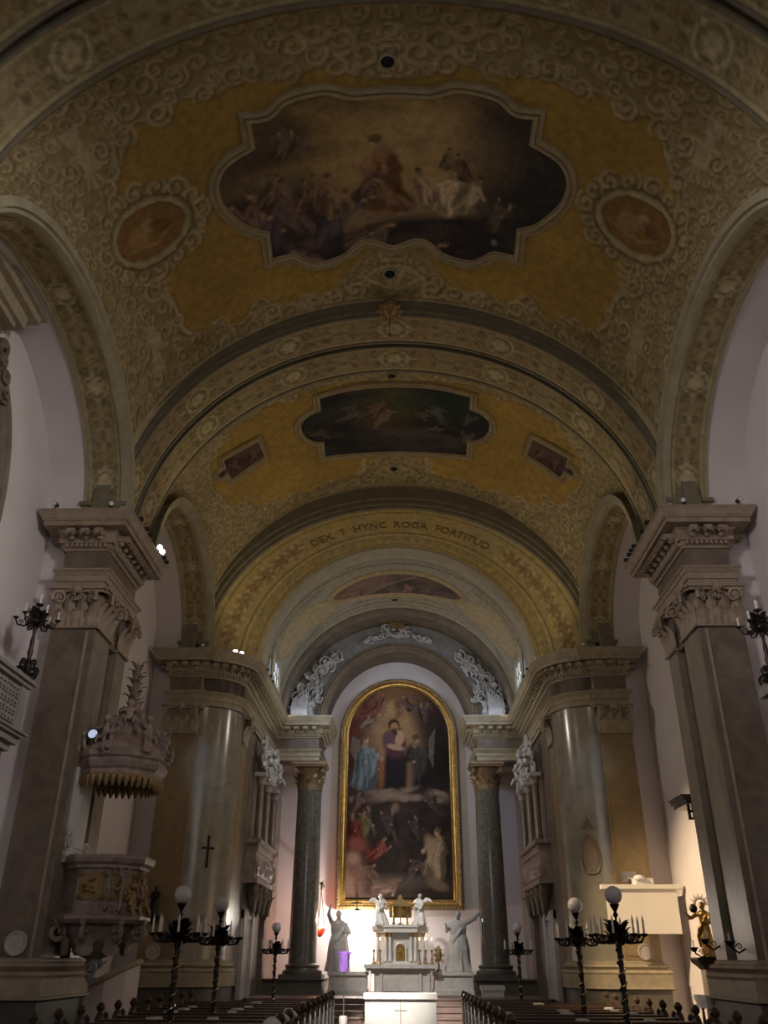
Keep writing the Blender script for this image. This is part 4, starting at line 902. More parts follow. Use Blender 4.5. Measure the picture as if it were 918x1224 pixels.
for k in range(8):
    a = PI/4*k; mb.spiral((PX+.64*cos(a),PY+.64*sin(a),.36),.15,(cos(a),sin(a),0),(0,0,1),.05,1.5,1.,16); mb.leaf((PX+.5*cos(a),PY+.5*sin(a),.05),(0,0,1),(cos(a),sin(a),0),.25,.4,.8)
mb.lathe([(.05,-.16),(.12,-.08),(.10,0),(.25,.06),(.42,.22),(.52,.44)],(PX,PY,0),24); mb.build('corbel','stucco_rose',t,smooth=50)
mb = MB().lathe([(.01,-.34),(.09,-.24),(.05,-.17),(.10,-.13)],(PX,PY,0),14); ornament(mb,[(PX,PY-.1,-.12),(PX+.1,PY,-.05)],.13,3); mb.build('pendant_drop','stucco',t)
for k,a in enumerate((-PI/2,-PI/4,0,PI/4)):
    e1 = Vector((-sin(a),cos(a),0)); n = Vector((cos(a),sin(a),0)); c = Vector((PX,PY,.97))+n*.565
    mb = MB(); M = Matrix((e1,(0,0,1),n)).transposed().to_4x4(); M.translation = c
    sh = smoothpoly([(-.19,-.15),(-.08,-.19),(0,-.16),(.08,-.19),(.19,-.15),(.17,0),(.19,.15),(.08,.18),(0,.16),(-.08,.18),(-.19,.15),(-.17,0)],n=3)
    mb.prism(sh,0,.018,M)
    for q in range(9): mb.ball(tuple(M@Vector((RND.uniform(-.12,.12),RND.uniform(-.1,.1),.02))),(.035,.035,.02),7)
    ornament(mb,[tuple(M@Vector((x,z,.03))) for x,z in ((-.18,.16),(.18,.16),(-.18,-.15),(.18,-.15))],.045,k,e1)
    mb.build('gilded_panel','gilt_dull',t)
for k,a in enumerate((-.45,.35,1.1)): putto(MB(),(PX+.58*cos(a),PY+.58*sin(a),.66),.42,a,k).build('putto','gilt_dull',t,mods=.014)
for k,a in enumerate((-1.15,-.8,.0,.8)):
    mb = MB(); q = [(PX+.60*cos(a),PY+.60*sin(a),z) for z in (.66,.9,1.16)]; mb.tube(q,.03,7); ornament(mb,q,.09,9+k,(-sin(a),cos(a),0)); mb.build('carved_ornament','stucco_rose',t)
mb = MB(); mb.bb(-5.06,-5.00,13.72,14.42,1.3,2.7); mb.bb(-5.02,-4.97,13.78,14.36,1.42,2.5); mb.bb(-4.98,-4.95,13.86,14.28,1.52,2.42)
ornament(mb,[(-4.97,13.68,z) for z in (1.4,1.55,1.72)]+[(-4.97,14.45,z) for z in (1.4,1.55)],.09,4,(0,1,0)); mb.build('back_panel','pale_paint',t,smooth=40)
cn = thing('sounding_board','carved canopy over the pulpit with scrolls, fringe and a leafy spire','canopy',(PX,PY,2.5))
octa(MB(),[(.30,2.62),(.66,2.58),(.70,2.60),(.70,2.66),(.74,2.70),(.77,2.78),(.75,2.83),(.80,2.86),(.80,2.92),(.6,2.98),(.35,3.02)]).build('cornice','stucco_rose',cn,smooth=0)
octa(MB(),[(.70,2.60),(.70,2.52),(.66,2.52),(.66,2.60)]).build('soffit_band','gilt_dull',cn,smooth=0)
mb = MB()
pts = [Vector((x,y,0)) for x,y in oc(.69,0)]
for i in range(8):
    for k in range(5):
        p = pts[i].lerp(pts[(i+1)%8],(k+.5)/5); mb.tube([(p.x,p.y,2.56),(p.x,p.y,2.49),(p.x,p.y,2.40)],[.055,.05,.012],7)
mb.build('fringe','gilt_dull',cn)
mb = MB().lathe([(.72,2.92),(.66,3.05),(.45,3.2),(.30,3.3),(.24,3.45),(.2,3.6),(.1,3.7)],(PX,PY,0),24)
for k in range(8):
    a = PI/4*k; e = Vector((cos(a),sin(a),0)); mb.spiral(Vector((PX,PY,3.10))+e*.62,.17,e,(0,0,1),.055,1.5,.6,16); mb.tube([Vector((PX,PY,3.2))+e*.55,Vector((PX,PY,3.42))+e*.34,Vector((PX,PY,3.62))+e*.22],[.06,.06,.04],8)
    ornament(mb,[Vector((PX,PY,2.98))+e*.8],.11,k+20,(-sin(a),cos(a),0))
mb.build('volutes','stucco_rose',cn,mods=.02)
for k,(a,z,r,h) in enumerate(((-1.9,3.16,.5,.42),(-.5,3.2,.5,.42),(.6,3.1,.62,.40),(-1.2,3.52,.26,.36),(2.,3.4,.3,.4))): putto(MB(),(PX+r*cos(a),PY+r*sin(a),z),h,a,k+5).build('putto','stucco_rose',cn,mods=.014)
mb = MB().lathe([(.14,3.6),(.22,3.68),(.22,3.74),(.08,3.8),(.09,3.86),(.04,3.95),(.02,4.5),(.005,4.62)],(PX+.05,PY,0),16)
for k in range(22):
    z = 3.72+.036*k; a = k*2.4; mb.leaf((PX+.05+.03*cos(a),PY+.03*sin(a),z),(cos(a)*.35,sin(a)*.35,1),(cos(a),sin(a),0),.13*(1-k*.02),.24*(1-k*.012),.9)
mb.build('leafy_spire','stucco_rose',cn,smooth=60)
tag(MB().lathe([(.05,0),(.05,.03),(.02,.04),(.02,.10)],(-4.88,13.72,3.05),12).build('flood_lamp','lamp_black'),'small black floodlight with a cold white face perched on the pulpit canopy','lamp')
o = C.objects['flood_lamp'] if 'flood_lamp' in C.objects else None
mb = MB().tube([(-4.88,13.80,3.20),(-4.88,13.70,3.22)],[.07,.10],14); mb.build('lamp_head','lamp_black',o); MB().tube([(-4.88,13.699,3.22),(-4.88,13.69,3.222)],[.075,.07],14).build('lamp_face','lamp_cold',o)
# stair behind the pier
mb = MB(); pa = [(-5.7,15.75),(-5.2,15.8),(-4.85,16.0),(-4.62,16.4),(-4.55,17.0)]; top = [-.62,-.46,-.30,-.14,-.06]
for i in range(4):
    (xa,ya),(xb,yb) = pa[i],pa[i+1]; d = Vector((xb-xa,yb-ya)).normalized(); nx,ny = -d.y*.08,d.x*.08
    mb.add([(xa,ya,-1.7),(xb,yb,-1.7),(xb,yb,top[i+1]),(xa,ya,top[i]),(xa+nx,ya+ny,-1.7),(xb+nx,yb+ny,-1.7),(xb+nx,yb+ny,top[i+1]),(xa+nx,ya+ny,top[i])],[(0,1,2,3),(7,6,5,4),(3,2,6,7),(0,4,5,1),(1,5,6,2),(0,3,7,4)])
t = thing('pulpit_stair','white curved stair wall sweeping up behind the pulpit pier','stairs',(-5,16,-1.7)); mb.build('parapet','plaster',t,smooth=30)
MB().tube([(x,y,z+.03) for (x,y),z in zip(pa,top)],.05,8).build('handrail','stone_pale',t)
for k in range(6):
    mb = MB(); mb.bb(-6.0+.02*k,-4.95,16.2+.2*k,16.42+.2*k,-1.7,-1.45+.2*k); mb.build('step','wood',t,smooth=0)

# ================================================================== BALCONIES AND THEIR CANDELABRA
def balcony(s, label):
    t = thing('balcony',label,'balcony',(s*5.9,11,2.4)); y0,y1 = 9.0,12.62
    B_ = lambda name,mb,m,sm=0: mb.mx(s<0).build(name,m,t,smooth=sm)
    mb = MB(); mb.bb(5.62,5.72,y0,y1,2.95,3.66); mb.bb(5.72,6.3,y1-.1,y1,2.95,3.66)
    for yy in (11.25,12.50): mb.bb(5.585,5.73,yy-.10,yy+.10,2.95,3.66)
    B_('parapet',mb,'oratory_grey')
    pth = [(6.28,y1),(5.62,y1),(5.62,y0)]; pth = [(5.62+.0,y0)]; 
    mb = MB(); mb.bb(5.50,6.3,y0,y1+.10,3.70,3.76); mb.bb(5.55,6.3,y0,y1+.06,3.64,3.70); B_('handrail',mb,'oratory_grey')
    mb = MB(); mb.bb(5.54,6.3,y0,y1+.08,2.90,2.97); mb.bb(5.60,6.3,y0,y1+.03,2.80,2.90); mb.bb(5.68,6.3,y0,y1-.03,2.70,2.80); mb.bb(5.76,6.3,y0,y1-.08,2.6,2.70); mb.bb(5.5,6.3,y0,y1+.12,2.945,2.975); B_('base_moulding',mb,'oratory_grey')
    mb = MB(); mb.bb(5.60,5.625,11.42,12.34,3.06,3.56); B_('panel',mb,'lattice_dark')
    mb = MB()
    for k in range(9): mb.tube([(5.595,11.42+.115*k,3.06),(5.595,11.42+.115*k,3.56)],.012,5)
    for k in range(5): mb.tube([(5.595,11.42,3.06+.125*k),(5.595,12.34,3.06+.125*k)],.012,5)
    for k in range(8):
        for q in range(4): mb.ball((5.595,11.478+.115*k,3.12+.125*q),(.02,.03,.03),6)
    B_('lattice',mb,'oratory_grey',40)
    for yy in (12.25,10.2):
        mb = MB(); mb.spiral((5.82,yy,2.44),.17,(-1,0,0),(0,0,1),.07,1.4,1.2,18); mb.spiral((6.08,yy,2.2),.12,(-1,0,0),(0,0,-1),.05,1.3,1.2,16); mb.leaf((5.75,yy,2.3),(0,0,1),(-1,0,0),.28,.3,.7); mb.bb(5.9,6.3,yy-.12,yy+.12,2.15,2.6); B_('corbel',mb,'stucco_rose',50)
    return t
balcony(-1,'grey wall balcony with a dark lattice panel at the picture edge')
def candelabrum_top(mbs, c, R, arms, rnd, h=.0):
    pass
t = cb = thing('balcony_candelabra','dark bronze branched candelabra standing on the lattice balcony corner','candelabra',(0,0,0))
mb = MB().lathe([(.13,.0),(.13,.02),(.09,.05),(.05,.12),(.07,.2),(.05,.28),(.03,.34),(.045,.42),(.03,.5),(.035,.6),(.022,.72),(.03,.78),(.05,.82),(.03,.86)],(0,0,0),14)
for k in range(6): a = k*PI/3; e = Vector((cos(a),sin(a),0)); mb.spiral(e*.11+Vector((0,0,.12)),.08,e,(0,0,1),.022,1.4,-1,14); mb.spiral(e*.08+Vector((0,0,.27)),.05,e,(0,0,1),.016,1.3,-1,12)
mb.build('stem','bronze',t,smooth=60)
mb = MB()
for k in range(18): a = k*2.4; z = .84+.012*k; mb.leaf((.07*cos(a),.07*sin(a),z),(cos(a)*.3,sin(a)*.3,1),(cos(a),sin(a),0),.10,.15,.8)
mb.ball((0,0,.92),(.14,.14,.08),12); mb.build('crown','bronze',t,smooth=60)
for k in range(6):
    a = k*PI/3+.3; e = Vector((cos(a),sin(a),0)); z = Vector((0,0,1))
    mb = MB().tube([e*.08+z*.90,e*.17+z*.84,e*.27+z*.86,e*.31+z*.95],[.018,.016,.015,.012],7); mb.lathe([(.012,.94),(.04,.96),(.045,.98),(.02,.985)],tuple(e*.31),10); mb.spiral(e*.22+z*.9,.04,e,z,.01,1.2,0,10); ar = mb.build('arm','bronze',t)
    mb = MB().tube([e*.31+z*.98,e*.31+z*1.12],.013,7); mb.build('candle','wax',ar)
mb = MB().tube([(0,0,.95),(0,0,1.10),(0,0,1.2)],[.02,.014,.018],8); mb.lathe([(.02,1.18),(.06,1.2),(.065,1.22),(.02,1.225)],(0,0,0),12); mb.build('centre_stem','bronze',t)
mb = MB().tube([(0,0,1.22),(0,0,1.34)],.022,8); mb.ball((0,0,1.35),(.03,.03,.04),8); mb.build('candle','wax',t)
put(cb,(-5.62,12.5,3.76)); dup(cb,(5.64,12.5,3.62),.4,'dark bronze branched candelabra at the picture edge opposite the lattice balcony')
mb = MB(); mb.bb(5.5,6.3,9,12.75,3.50,3.62); mb.bb(5.6,6.3,9,12.65,2.9,3.5); mb.bb(5.55,6.3,9,12.7,2.8,2.9); tag(mb.build('balcony','oratory_grey',smooth=0),'grey wall balcony under the candelabra, mostly outside the picture','balcony')

# high oval frame and small cornice on the wall over the balcony
t = thing('wall_frame','dark carved frame of a large oval picture high on the wall above the balcony','frame',(-6.25,10.2,6.2))
lp = [(10.05+1.62*cos(a),6.15+2.35*sin(a)) for a in np.linspace(0,2*PI,49)[:-1]]
mb = MB(); n = len(lp); pr = [(-.14,.0),(-.12,.06),(-.03,.10),(.03,.08),(.10,.12),(.15,.06),(.15,0)]; vs = []
for i,(y,z) in enumerate(lp):
    d = Vector((cos(2*PI*i/n)/1.62,sin(2*PI*i/n)/2.35)).normalized()
    for w,h in pr: vs.append((-6.3+h,y+d.x*w,z+d.y*w))
mb.add(vs,[(i*7+j,((i+1)%n)*7+j,((i+1)%n)*7+j+1,i*7+j+1) for i in range(n) for j in range(6)]); mb.build('moulding','apse_brown',t)
mb = MB(); mb.add([(-6.27,10.05,6.15)]+[(-6.27,y,z) for y,z in lp],[(0,i+1,(i+1)%n+1) for i in range(n)]); mb.build('picture','gilt_dull',t,smooth=0)
mb = MB(); ornament(mb,[(-6.2,10.75,8.42),(-6.2,10.6,8.62),(-6.2,10.9,8.2),(-6.2,11.02,7.95),(-6.2,10.3,8.7)],.16,8,(0,1,0)); mb.build('carved_crest','apse_brown',t,mods=.02)
mb = MB(); 
for (y1,z0,z1,x) in ((10.45,8.85,8.95,-6.0),(10.62,8.95,9.2,-5.92),(10.80,9.2,9.34,-5.80),(10.90,9.34,9.46,-5.72)): mb.bb(-6.3,x,9.0,y1,z0,z1)
mb.ball((-6.0,10.6,9.55),(.06,.06,.08),8); mb.ball((-6.0,10.45,9.58),(.08,.08,.1),8); tag(mb.build('wall_cornice','stone_pale',smooth=0),'short pale carved cornice above the oval frame on the white wall','cornice')

# ================================================================== SPOTLIGHTS ON THE CORNICES
sp = thing('spotlight','x','spotlight',(0,0,0),group='spotlights on the cornices')
mb = MB().box((0,0,.015),(.10,.10,.03)); mb.tube([(0,0,.02),(0,0,.10)],.015,7); mb.build('bracket','lamp_black',sp)
mb = MB().tube([(0,.10,.16),(0,-.02,.145),(0,-.09,.13)],[.05,.055,.06],12); mb.build('lamp_body','lamp_black',sp,smooth=40)
lens = MB().tube([(0,-.088,.130),(0,-.094,.129)],[.054,.052],12).build('lens','globe_glass',sp,smooth=0)
lit = thing('spotlight','x','spotlight',(0,0,0))
for ch in sp.children:
    c = ch.copy(); c.data = ch.data.copy(); C.objects.link(c); c.parent = lit
    if ch.name.startswith('lens'): c.data.materials[0] = MATS['lamp_lit']
SPOTS = [(-5.98,13.1,0,0,'alone on the front edge of the pulpit pier cornice'),(-5.0,13.12,0,.4,'at the corner of the pulpit pier cornice, by the arch foot')]
SPOTS += [(-4.66,y,l,-1.4,w) for y,l,w in ((13.7,0,'first of the row along the pulpit pier cornice'),(14.1,0,'second of the row along the pulpit pier cornice'),(14.36,0,'third of the row along the pulpit pier cornice'),(15.0,1,'glowing, first of the two lit lamps on the pulpit pier cornice'),(15.2,1,'glowing, second of the two lit lamps on the pulpit pier cornice'),(15.4,0,'just past the two lit lamps on the pulpit pier cornice'),(15.6,0,'at the far corner of the pulpit pier cornice'))]
SPOTS += [(6.0,13.1,0,0,'alone on the front edge of the cornice opposite the pulpit'),(5.05,13.12,0,-.4,'at the arch foot on the cornice opposite the pulpit')]
SPOTS += [(4.66,y,0,1.4,w) for y,w in ((13.95,'first of the row along the cornice opposite the pulpit'),(14.3,'second of the row along the cornice opposite the pulpit'),(14.95,'third of the row along the cornice opposite the pulpit'),(15.15,'fourth of the row along the cornice opposite the pulpit'),(15.35,'fifth of the row along the cornice opposite the pulpit'),(15.6,'at the far corner of the cornice opposite the pulpit'))]
SPOTS += [(-4.95,20.72,0,.3,'on the front of the rounded pier cornice behind the pulpit'),(-4.24,21.35,1,.3,'glowing, larger of the two lit lamps on the rounded cornice behind the pulpit'),(-4.1,21.5,1,.3,'glowing, smaller of the two lit lamps on the rounded cornice behind the pulpit'),(-3.95,21.68,0,.5,'beside the two lit lamps on the rounded cornice behind the pulpit')]
SPOTS += [(x,y,0,-.3,w) for x,y,w in ((4.74,20.74,'first along the rounded cornice above the screen'),(4.36,21.2,'second along the rounded cornice above the screen'),(4.2,21.35,'third along the rounded cornice above the screen'),(4.05,21.5,'fourth along the rounded cornice above the screen'),(3.86,21.72,'fifth along the rounded cornice above the screen'),(3.70,21.9,'sixth along the rounded cornice above the screen'))]
SPOTS += [(-3.62,y,0,-1.4,w) for y,w in ((22.8,'first above the carved oratory near the red lamp'),(23.4,'second above the carved oratory near the red lamp'),(23.95,'third above the carved oratory near the red lamp'))]+[(3.62,22.8,0,1.4,'on the chancel cornice by the window opposite the red lamp'),(3.62,23.5,0,1.4,'behind the other one on the chancel cornice opposite the red lamp')]
SPOTS += [(-3.5,27.0,1,PI,'glowing, beside the stucco figure above the column near the red lamp'),(3.48,27.0,1,PI,'glowing, beside the stucco figure above the column with the white chest')]
for x,y,l,rz,w in SPOTS:
    if l and y<20: rz = .75
    dup(lit if l else sp,(x,y,7.0),rz,('small black spotlight '+w) if not l else 'small spotlight '+w,'spotlights on the cornices',1.0 if l else .75)
for root in (sp,lit):
    for ch in list(root.children): bpy.data.objects.remove(ch)
    bpy.data.objects.remove(root)

# ================================================================== STANDING CANDELABRA
cb = thing('standing_candelabra','x','candelabra',(0,0,0),group='standing candelabra')
mb = MB().lathe([(.20,0),(.20,.04),(.15,.07),(.08,.14),(.05,.22),(.07,.28),(.04,.34)],(0,0,0),14)
for k in range(3): a = k*2.094; e = Vector((cos(a),sin(a),0)); mb.spiral(e*.2+Vector((0,0,.08)),.08,e,(0,0,1),.03,1.3,-1,12)
mb.build('base','bronze',cb,smooth=50)
mb = MB().lathe([(.030+.010*(k%2)+(.018 if k%8==0 else 0),.3+.05*k) for k in range(34)],(0,0,0),12)
for q in range(2): mb.tube([(.036*cos(.55*k+PI*q),.036*sin(.55*k+PI*q),.34+.027*k) for k in range(60)],.008,5)
mb.build('pole','bronze',cb,smooth=60); 
MB().tube([(.050*cos(.5*k),.050*sin(.5*k),.32+.013*k) for k in range(122)],.011,6).build('brass_ribbon','brass',cb)
mb = MB().lathe([(.03,1.92),(.12,1.95),(.16,2.0),(.10,2.06),(.05,2.12),(.03,2.2)],(0,0,0),14)
for k in range(20): a = k*2.4; mb.leaf((.09*cos(a),.09*sin(a),1.90+.012*k),(cos(a)*.4,sin(a)*.4,1),(cos(a),sin(a),0),.12,.17,.9)
mb.build('crown','bronze',cb,smooth=60)
for k in range(8):
    a = k*PI/4+.2; e = Vector((cos(a),sin(a),0)); z = Vector((0,0,1))
    mb = MB().tube([e*.08+z*2.0,e*.20+z*1.93,e*.32+z*1.94,e*.37+z*2.02],[.022,.02,.018,.014],7); mb.spiral(e*.26+z*1.99,.05,e,z,.013,1.3,0,12); mb.lathe([(.014,2.0),(.05,2.025),(.055,2.045),(.02,2.05)],tuple(e*.37),10); ar = mb.build('arm','bronze',cb)
    mb = MB().tube([e*.37+z*2.05,e*.37+z*2.22,e*.37+z*2.245,e*.37+z*2.29],[.017,.016,.010,.002],8); mb.build('candle','wax',ar)
mb = MB().lathe([(.02,2.16),(.015,2.25),(.04,2.29),(.02,2.33),(.06,2.40),(.075,2.43),(.03,2.44)],(0,0,0),12); mb.build('globe_stem','bronze',cb)
MB().ball((0,0,2.55),.125,20).build('globe','globe_glass',cb,smooth=180)
for i,(x,y,z,l) in enumerate(((-3.13,13.62,-1.7,'tall bronze candelabra with white globe standing before the pulpit side pews'),(-3.04,16.21,-1.7,'bronze candelabra with globe, second along the pews on the pulpit side'),(3.17,13.62,-1.7,'bronze candelabra with lilac globe standing in front of the white screen'),(3.08,16.21,-1.7,'bronze candelabra with dim globe, between the pews and the rounded pier by the screen'),(-3.25,25.2,-1.78,'slim candelabra with white globe on the altar steps near the red lamp'),(3.15,25.2,-1.78,'slim candelabra with white globe on the altar steps behind the white chest'))):
    if i==0: put(cb,(x,y,z)); cb['label'] = l
    else: dup(cb,(x,y,z),.5*i,l,'standing candelabra')

# ================================================================== HIGH ALTAR
AX = .05
t = thing('high_altar','white marble high altar table with a broad slab below the tabernacle','altar',(AX,28.2,FL))
mb = MB(); mb.bb(AX-.86,AX+.86,27.75,28.9,FL,-.27); mb.build('body','marble_white',t,smooth=0)
mb = MB(); mb.bb(AX-1.05,AX+1.05,27.6,28.95,-.20,-.10); mb.bb(AX-1.0,AX+1.0,27.66,28.9,-.27,-.20); mb.build('slab','marble_white',t,smooth=0)
mb = MB(); mb.bb(AX-.5,AX+.5,27.73,27.75,-.78,-.32); mb.build('front_panel','marble_white',t,smooth=0)
for q in (-.8,-.56,.56,.8):
    mb = MB(); mb.bb(AX+q-.04,AX+q+.04,27.71,27.76,FL,-.27); mb.build('front_pilaster','marble_white',t,smooth=0)
for s,lb in ((-1,'white marble statue plinth beside the altar, washed by the bright lamp'),(1,'white marble statue plinth beside the altar under the outstretched arm')):
    t = thing('statue_plinth',lb,'plinth',(AX+s*1.55,28.3,FL)); x0,x1 = sorted((AX+s*.98,AX+s*2.08))
    mb = MB(); mb.bb(x0,x1,27.85,28.9,FL,-.38); mb.build('block','marble_white',t,smooth=0); mb = MB(); mb.bb(x0-.04,x1+.04,27.8,28.92,-.38,-.29); mb.bb(x0-.03,x1+.03,27.82,28.91,FL,FL+.12); mb.build('moulding','marble_white',t,smooth=0)
t = thing('tabernacle','white marble tabernacle with paired columns and a gilded door','tabernacle',(AX,28.4,-.1)); Y0 = 28.3
mb = MB(); mb.bb(AX-.72,AX+.72,Y0+.12,Y0+.6,-.10,.74); mb.bb(AX-.76,AX+.76,Y0,Y0+.6,-.10,-.02); mb.build('body','marble_white',t,smooth=0)
mb = MB(); mb.bb(AX-.50,AX+.50,Y0-.08,Y0+.6,.74,.82); mb.bb(AX-.54,AX+.54,Y0-.12,Y0+.6,.88,.95); mb.bb(AX-.50,AX+.50,Y0-.08,Y0+.6,.82,.88); mb.bb(AX-.82,AX+.82,Y0+.04,Y0+.6,.74,.80); mb.bb(AX-.86,AX+.86,Y0+.0,Y0+.6,.80,.92); mb.build('entablature','marble_white',t,smooth=0)
for q in (-.44,-.31,.31,.44,-.68,.68):
    mb = MB().lathe([(.055,0),(.055,.03),(.042,.05),(.04,.3),(.036,.64)],(AX+q,Y0+(.0 if abs(q)<.6 else .08),-.02),12); co = mb.build('column','marble_white',t)
    mb = MB().lathe([(.038,.64),(.05,.70),(.065,.75),(.065,.76)],(AX+q,Y0+(.0 if abs(q)<.6 else .08),-.02),12); mb.build('column_capital','gilt_dull',co)
poly = [(-.13,-.02),(.13,-.02)]+[(.13*cos(a),.30+.13*sin(a)) for a in np.linspace(0,PI,13)]
M = Matrix(((1,0,0,AX),(0,0,-1,Y0+.11),(0,1,0,0),(0,0,0,1))); mb = MB().prism(poly,0,.03,M); mb.ball((AX,Y0+.07,.2),(.05,.03,.09),8); mb.build('gilded_door','gilt',t,smooth=30)
mb = MB().tube([(AX+.16*cos(a),Y0+.06,.30+.16*sin(a)) for a in np.linspace(0,PI,13)],.03,8)
for s in (-1,1): mb.tube([(AX+s*.16,Y0+.06,-.02),(AX+s*.16,Y0+.06,.30)],.028,8)
mb.build('door_arch','marble_white',t)
t = thing('exposition_throne','gilded canopy throne with a small radiant crucifix on top of the tabernacle','throne',(AX,28.5,.95)); z = .95
for q in (-.20,.20):
    mb = MB().lathe([(.05,0),(.05,.05),(.032,.07),(.030,.46),(.045,.52)],(AX+q,28.4,z),12); mb.build('column','gilt',t)
mb = MB(); mb.bb(AX-.30,AX+.30,28.35,28.7,z+.50,z+.56); M = Matrix(((1,0,0,AX),(0,0,-1,28.7),(0,1,0,z+.56),(0,0,0,1))); mb.prism([(-.30,0),(.30,0),(.12,.10),(0,.28),(-.12,.10)],0,.3,M); mb.bb(AX-.34,AX+.34,28.55,28.7,z+.20,z+.50); mb.build('canopy','gilt_dull',t,smooth=0)
mb = MB(); mb.box((AX,28.36,z+.26),(.035,.03,.52)); mb.box((AX,28.36,z+.38),(.26,.03,.035))
for k in range(12): a = k*PI/6; mb.tube([(AX,28.36,z+.38),(AX+.15*cos(a),28.36,z+.38+.15*sin(a))],[.012,.003],5)
mb.lathe([(.10,0),(.10,.02),(.03,.05)],(AX,28.36,z),12); mb.build('crucifix','gilt',t,smooth=0)
for s,lb in ((-1,'kneeling white marble angel on the tabernacle, brightly lit'),(1,'kneeling white marble angel on the tabernacle, on the shaded side of the throne')):
    x = AX+s*.60; mb = MB(); statue(mb,.92,face=(-.9 if s<0 else PI+.9)*1.0,arms=(((.12,.02,.66),(.14,.14,.5),(.03,.2,.55)),((-.12,.02,.66),(-.14,.14,.5),(-.03,.2,.55))),wings=True,kneel=True,base=(x,28.42,.92),seed=3+s,bulk=1.3)
    tag(mb.build('angel_statue','marble_white',mods=.011),lb,'statue')
sx = AX-1.85; mb = MB(); statue(mb,1.62,face=-1.25,arms=(((.13,.0,.79),(.20,.02,.93),(.17,.0,1.06)),((-.13,0,.78),(-.18,.10,.62),(-.08,.16,.64))),base=(sx,28.3,-.29),seed=5,bulk=1.4)
tag(mb.build('saint_statue','statue_grey',mods=.014),'grey stone robed statue with one arm raised, beside the glaring lamp','statue')
sx = AX+1.72; mb = MB(); statue(mb,1.62,face=-1.75,arms=(((-.13,0,.79),(-.27,.03,.84),(-.42,.03,.96)),((.13,0,.78),(.20,.09,.66),(.20,.14,.74))),base=(sx,28.3,-.29),seed=8,bulk=1.4); 
tag(mb.build('saint_statue','statue_grey',mods=.014),'grey stone robed statue stretching an arm towards the marble column','statue')
# candlesticks on the slab
cs = thing('candlestick','x','candlestick',(0,0,0),group='candlesticks on the high altar')
MB().lathe([(.07,0),(.07,.02),(.03,.06),(.02,.10),(.035,.13),(.018,.18),(.018,.30),(.03,.33),(.045,.36),(.045,.375),(.015,.38)],(0,0,0),14).build('stem','gilt_dull',cs)
MB().tube([(0,0,.375),(0,0,.62)],.018,10).build('candle','wax',cs)
CS = [(-.78,'outer brass candlestick on the bright side of the altar slab'),(-.60,'inner brass candlestick on the bright side of the altar slab'),(.56,'brass candlestick next to the tabernacle columns on the shaded side'),(.74,'brass candlestick with the burning flame on the altar slab'),(.92,'outermost brass candlestick on the shaded side of the altar slab')]
for i,(q,l) in enumerate(CS):
    if i==0: put(cs,(AX+q,28.1,-.10)); cs['label'] = l
    else: c = dup(cs,(AX+q,28.1,-.10),0,l,'candlesticks on the high altar')
    if i in (0,1,3):
        mb = MB().lathe([(.004,0),(.016,.02),(.012,.045),(.001,.08)],(AX+q,28.1,.53),8); mb.v = [(x-AX-q,y-28.1,z+.10) for x,y,z in mb.v]
        me = mb.build('flame','flame',origin=(0,0,0)); me.parent = cs if i==0 else c; me.location = (0,0,0)
t = thing('reliquary','small gilded stand with an oval medallion beside the altar candles','reliquary',(AX+1.12,28.2,-.29))
mb = MB().lathe([(.10,0),(.08,.04),(.03,.08),(.03,.2)],(AX+1.12,28.2,-.29),12); mb.build('foot','gilt_dull',t)
mb = MB(); mb.ball((AX+1.12,28.2,.14),(.10,.04,.17),14); ornament(mb,[(AX+1.12+.12*cos(a),28.18,.14+.2*sin(a)) for a in np.linspace(0,6.28,9)[:-1]],.05,3); mb.build('medallion','gilt_dull',t)
# hanging floodlight over the altar
t = thing('altar_floodlight','small black floodlight glaring beside the altarpiece frame','lamp',(-1.28,29.2,1.25))
mb = MB(); mb.box((-1.32,29.55,1.62),(.05,.5,.03)); mb.box((-1.32,29.32,1.6),(.34,.05,.04)); mb.box((-1.10,29.35,1.36),(.24,.05,.03)); mb.tube([(-1.32,29.32,1.6),(-1.30,29.28,1.42)],.015,6); mb.tube([(-1.10,29.35,1.36),(-1.25,29.28,1.40)],.012,6); mb.build('bracket','lamp_black',t,smooth=0)
mb = MB().lathe([(.02,.08),(.07,.05),(.09,.0)],(-1.30,29.28,1.36),14); mb.build('lamp_head','lamp_black',t); MB().ball((-1.30,29.28,1.34),(.06,.06,.05),12).build('bulb','lamp_lit',t)

# people's altar, veiled cross, lamp, chest
t = thing('free_altar','plain white altar table with a thin engraved cross on its front','altar',(AX,22.1,-1.5))
mb = MB(); mb.bb(AX-.79,AX-.004,21.75,22.5,-1.5,-.76); mb.bb(AX+.004,AX+.79,21.75,22.5,-1.5,-.76); mb.build('body','white_paint',t,smooth=0)
mb = MB(); mb.bb(AX-.82,AX+.82,21.7,22.55,-.76,-.655); mb.build('table_top','white_paint',t,smooth=0)
mb = MB(); mb.bb(AX-.006,AX+.006,21.744,21.752,-1.45,-.8); mb.bb(AX-.14,AX+.14,21.744,21.752,-.985,-.972); mb.build('cross','stone',t,smooth=0)
t = thing('altar_candle','thick white candle standing on the near altar table','candle',(AX-.64,22.45,-.655)); MB().tube([(AX-.64,22.45,-.64),(AX-.64,22.45,-.28)],.04,12).build('wax','wax',t); MB().lathe([(.07,0),(.07,.02),(.05,.03)],(AX-.64,22.45,-.655),12).build('dish','steel',t)
t = thing('veiled_cross','processional cross wrapped in purple cloth on a thin pole','cross',(-1.30,23.2,-1.5))
mb = MB().lathe([(.10,-.26),(.11,-.1),(.12,.05),(.115,.15),(.07,.19),(.02,.2)],(-1.30,23.2,0),20,fold=lambda w,z:1+.10*sin(6*w+9*z)); mb.box((-1.30,23.2,.16),(.34,.05,.05)); mb.build('purple_veil','purple_cloth',t,mods=.012)
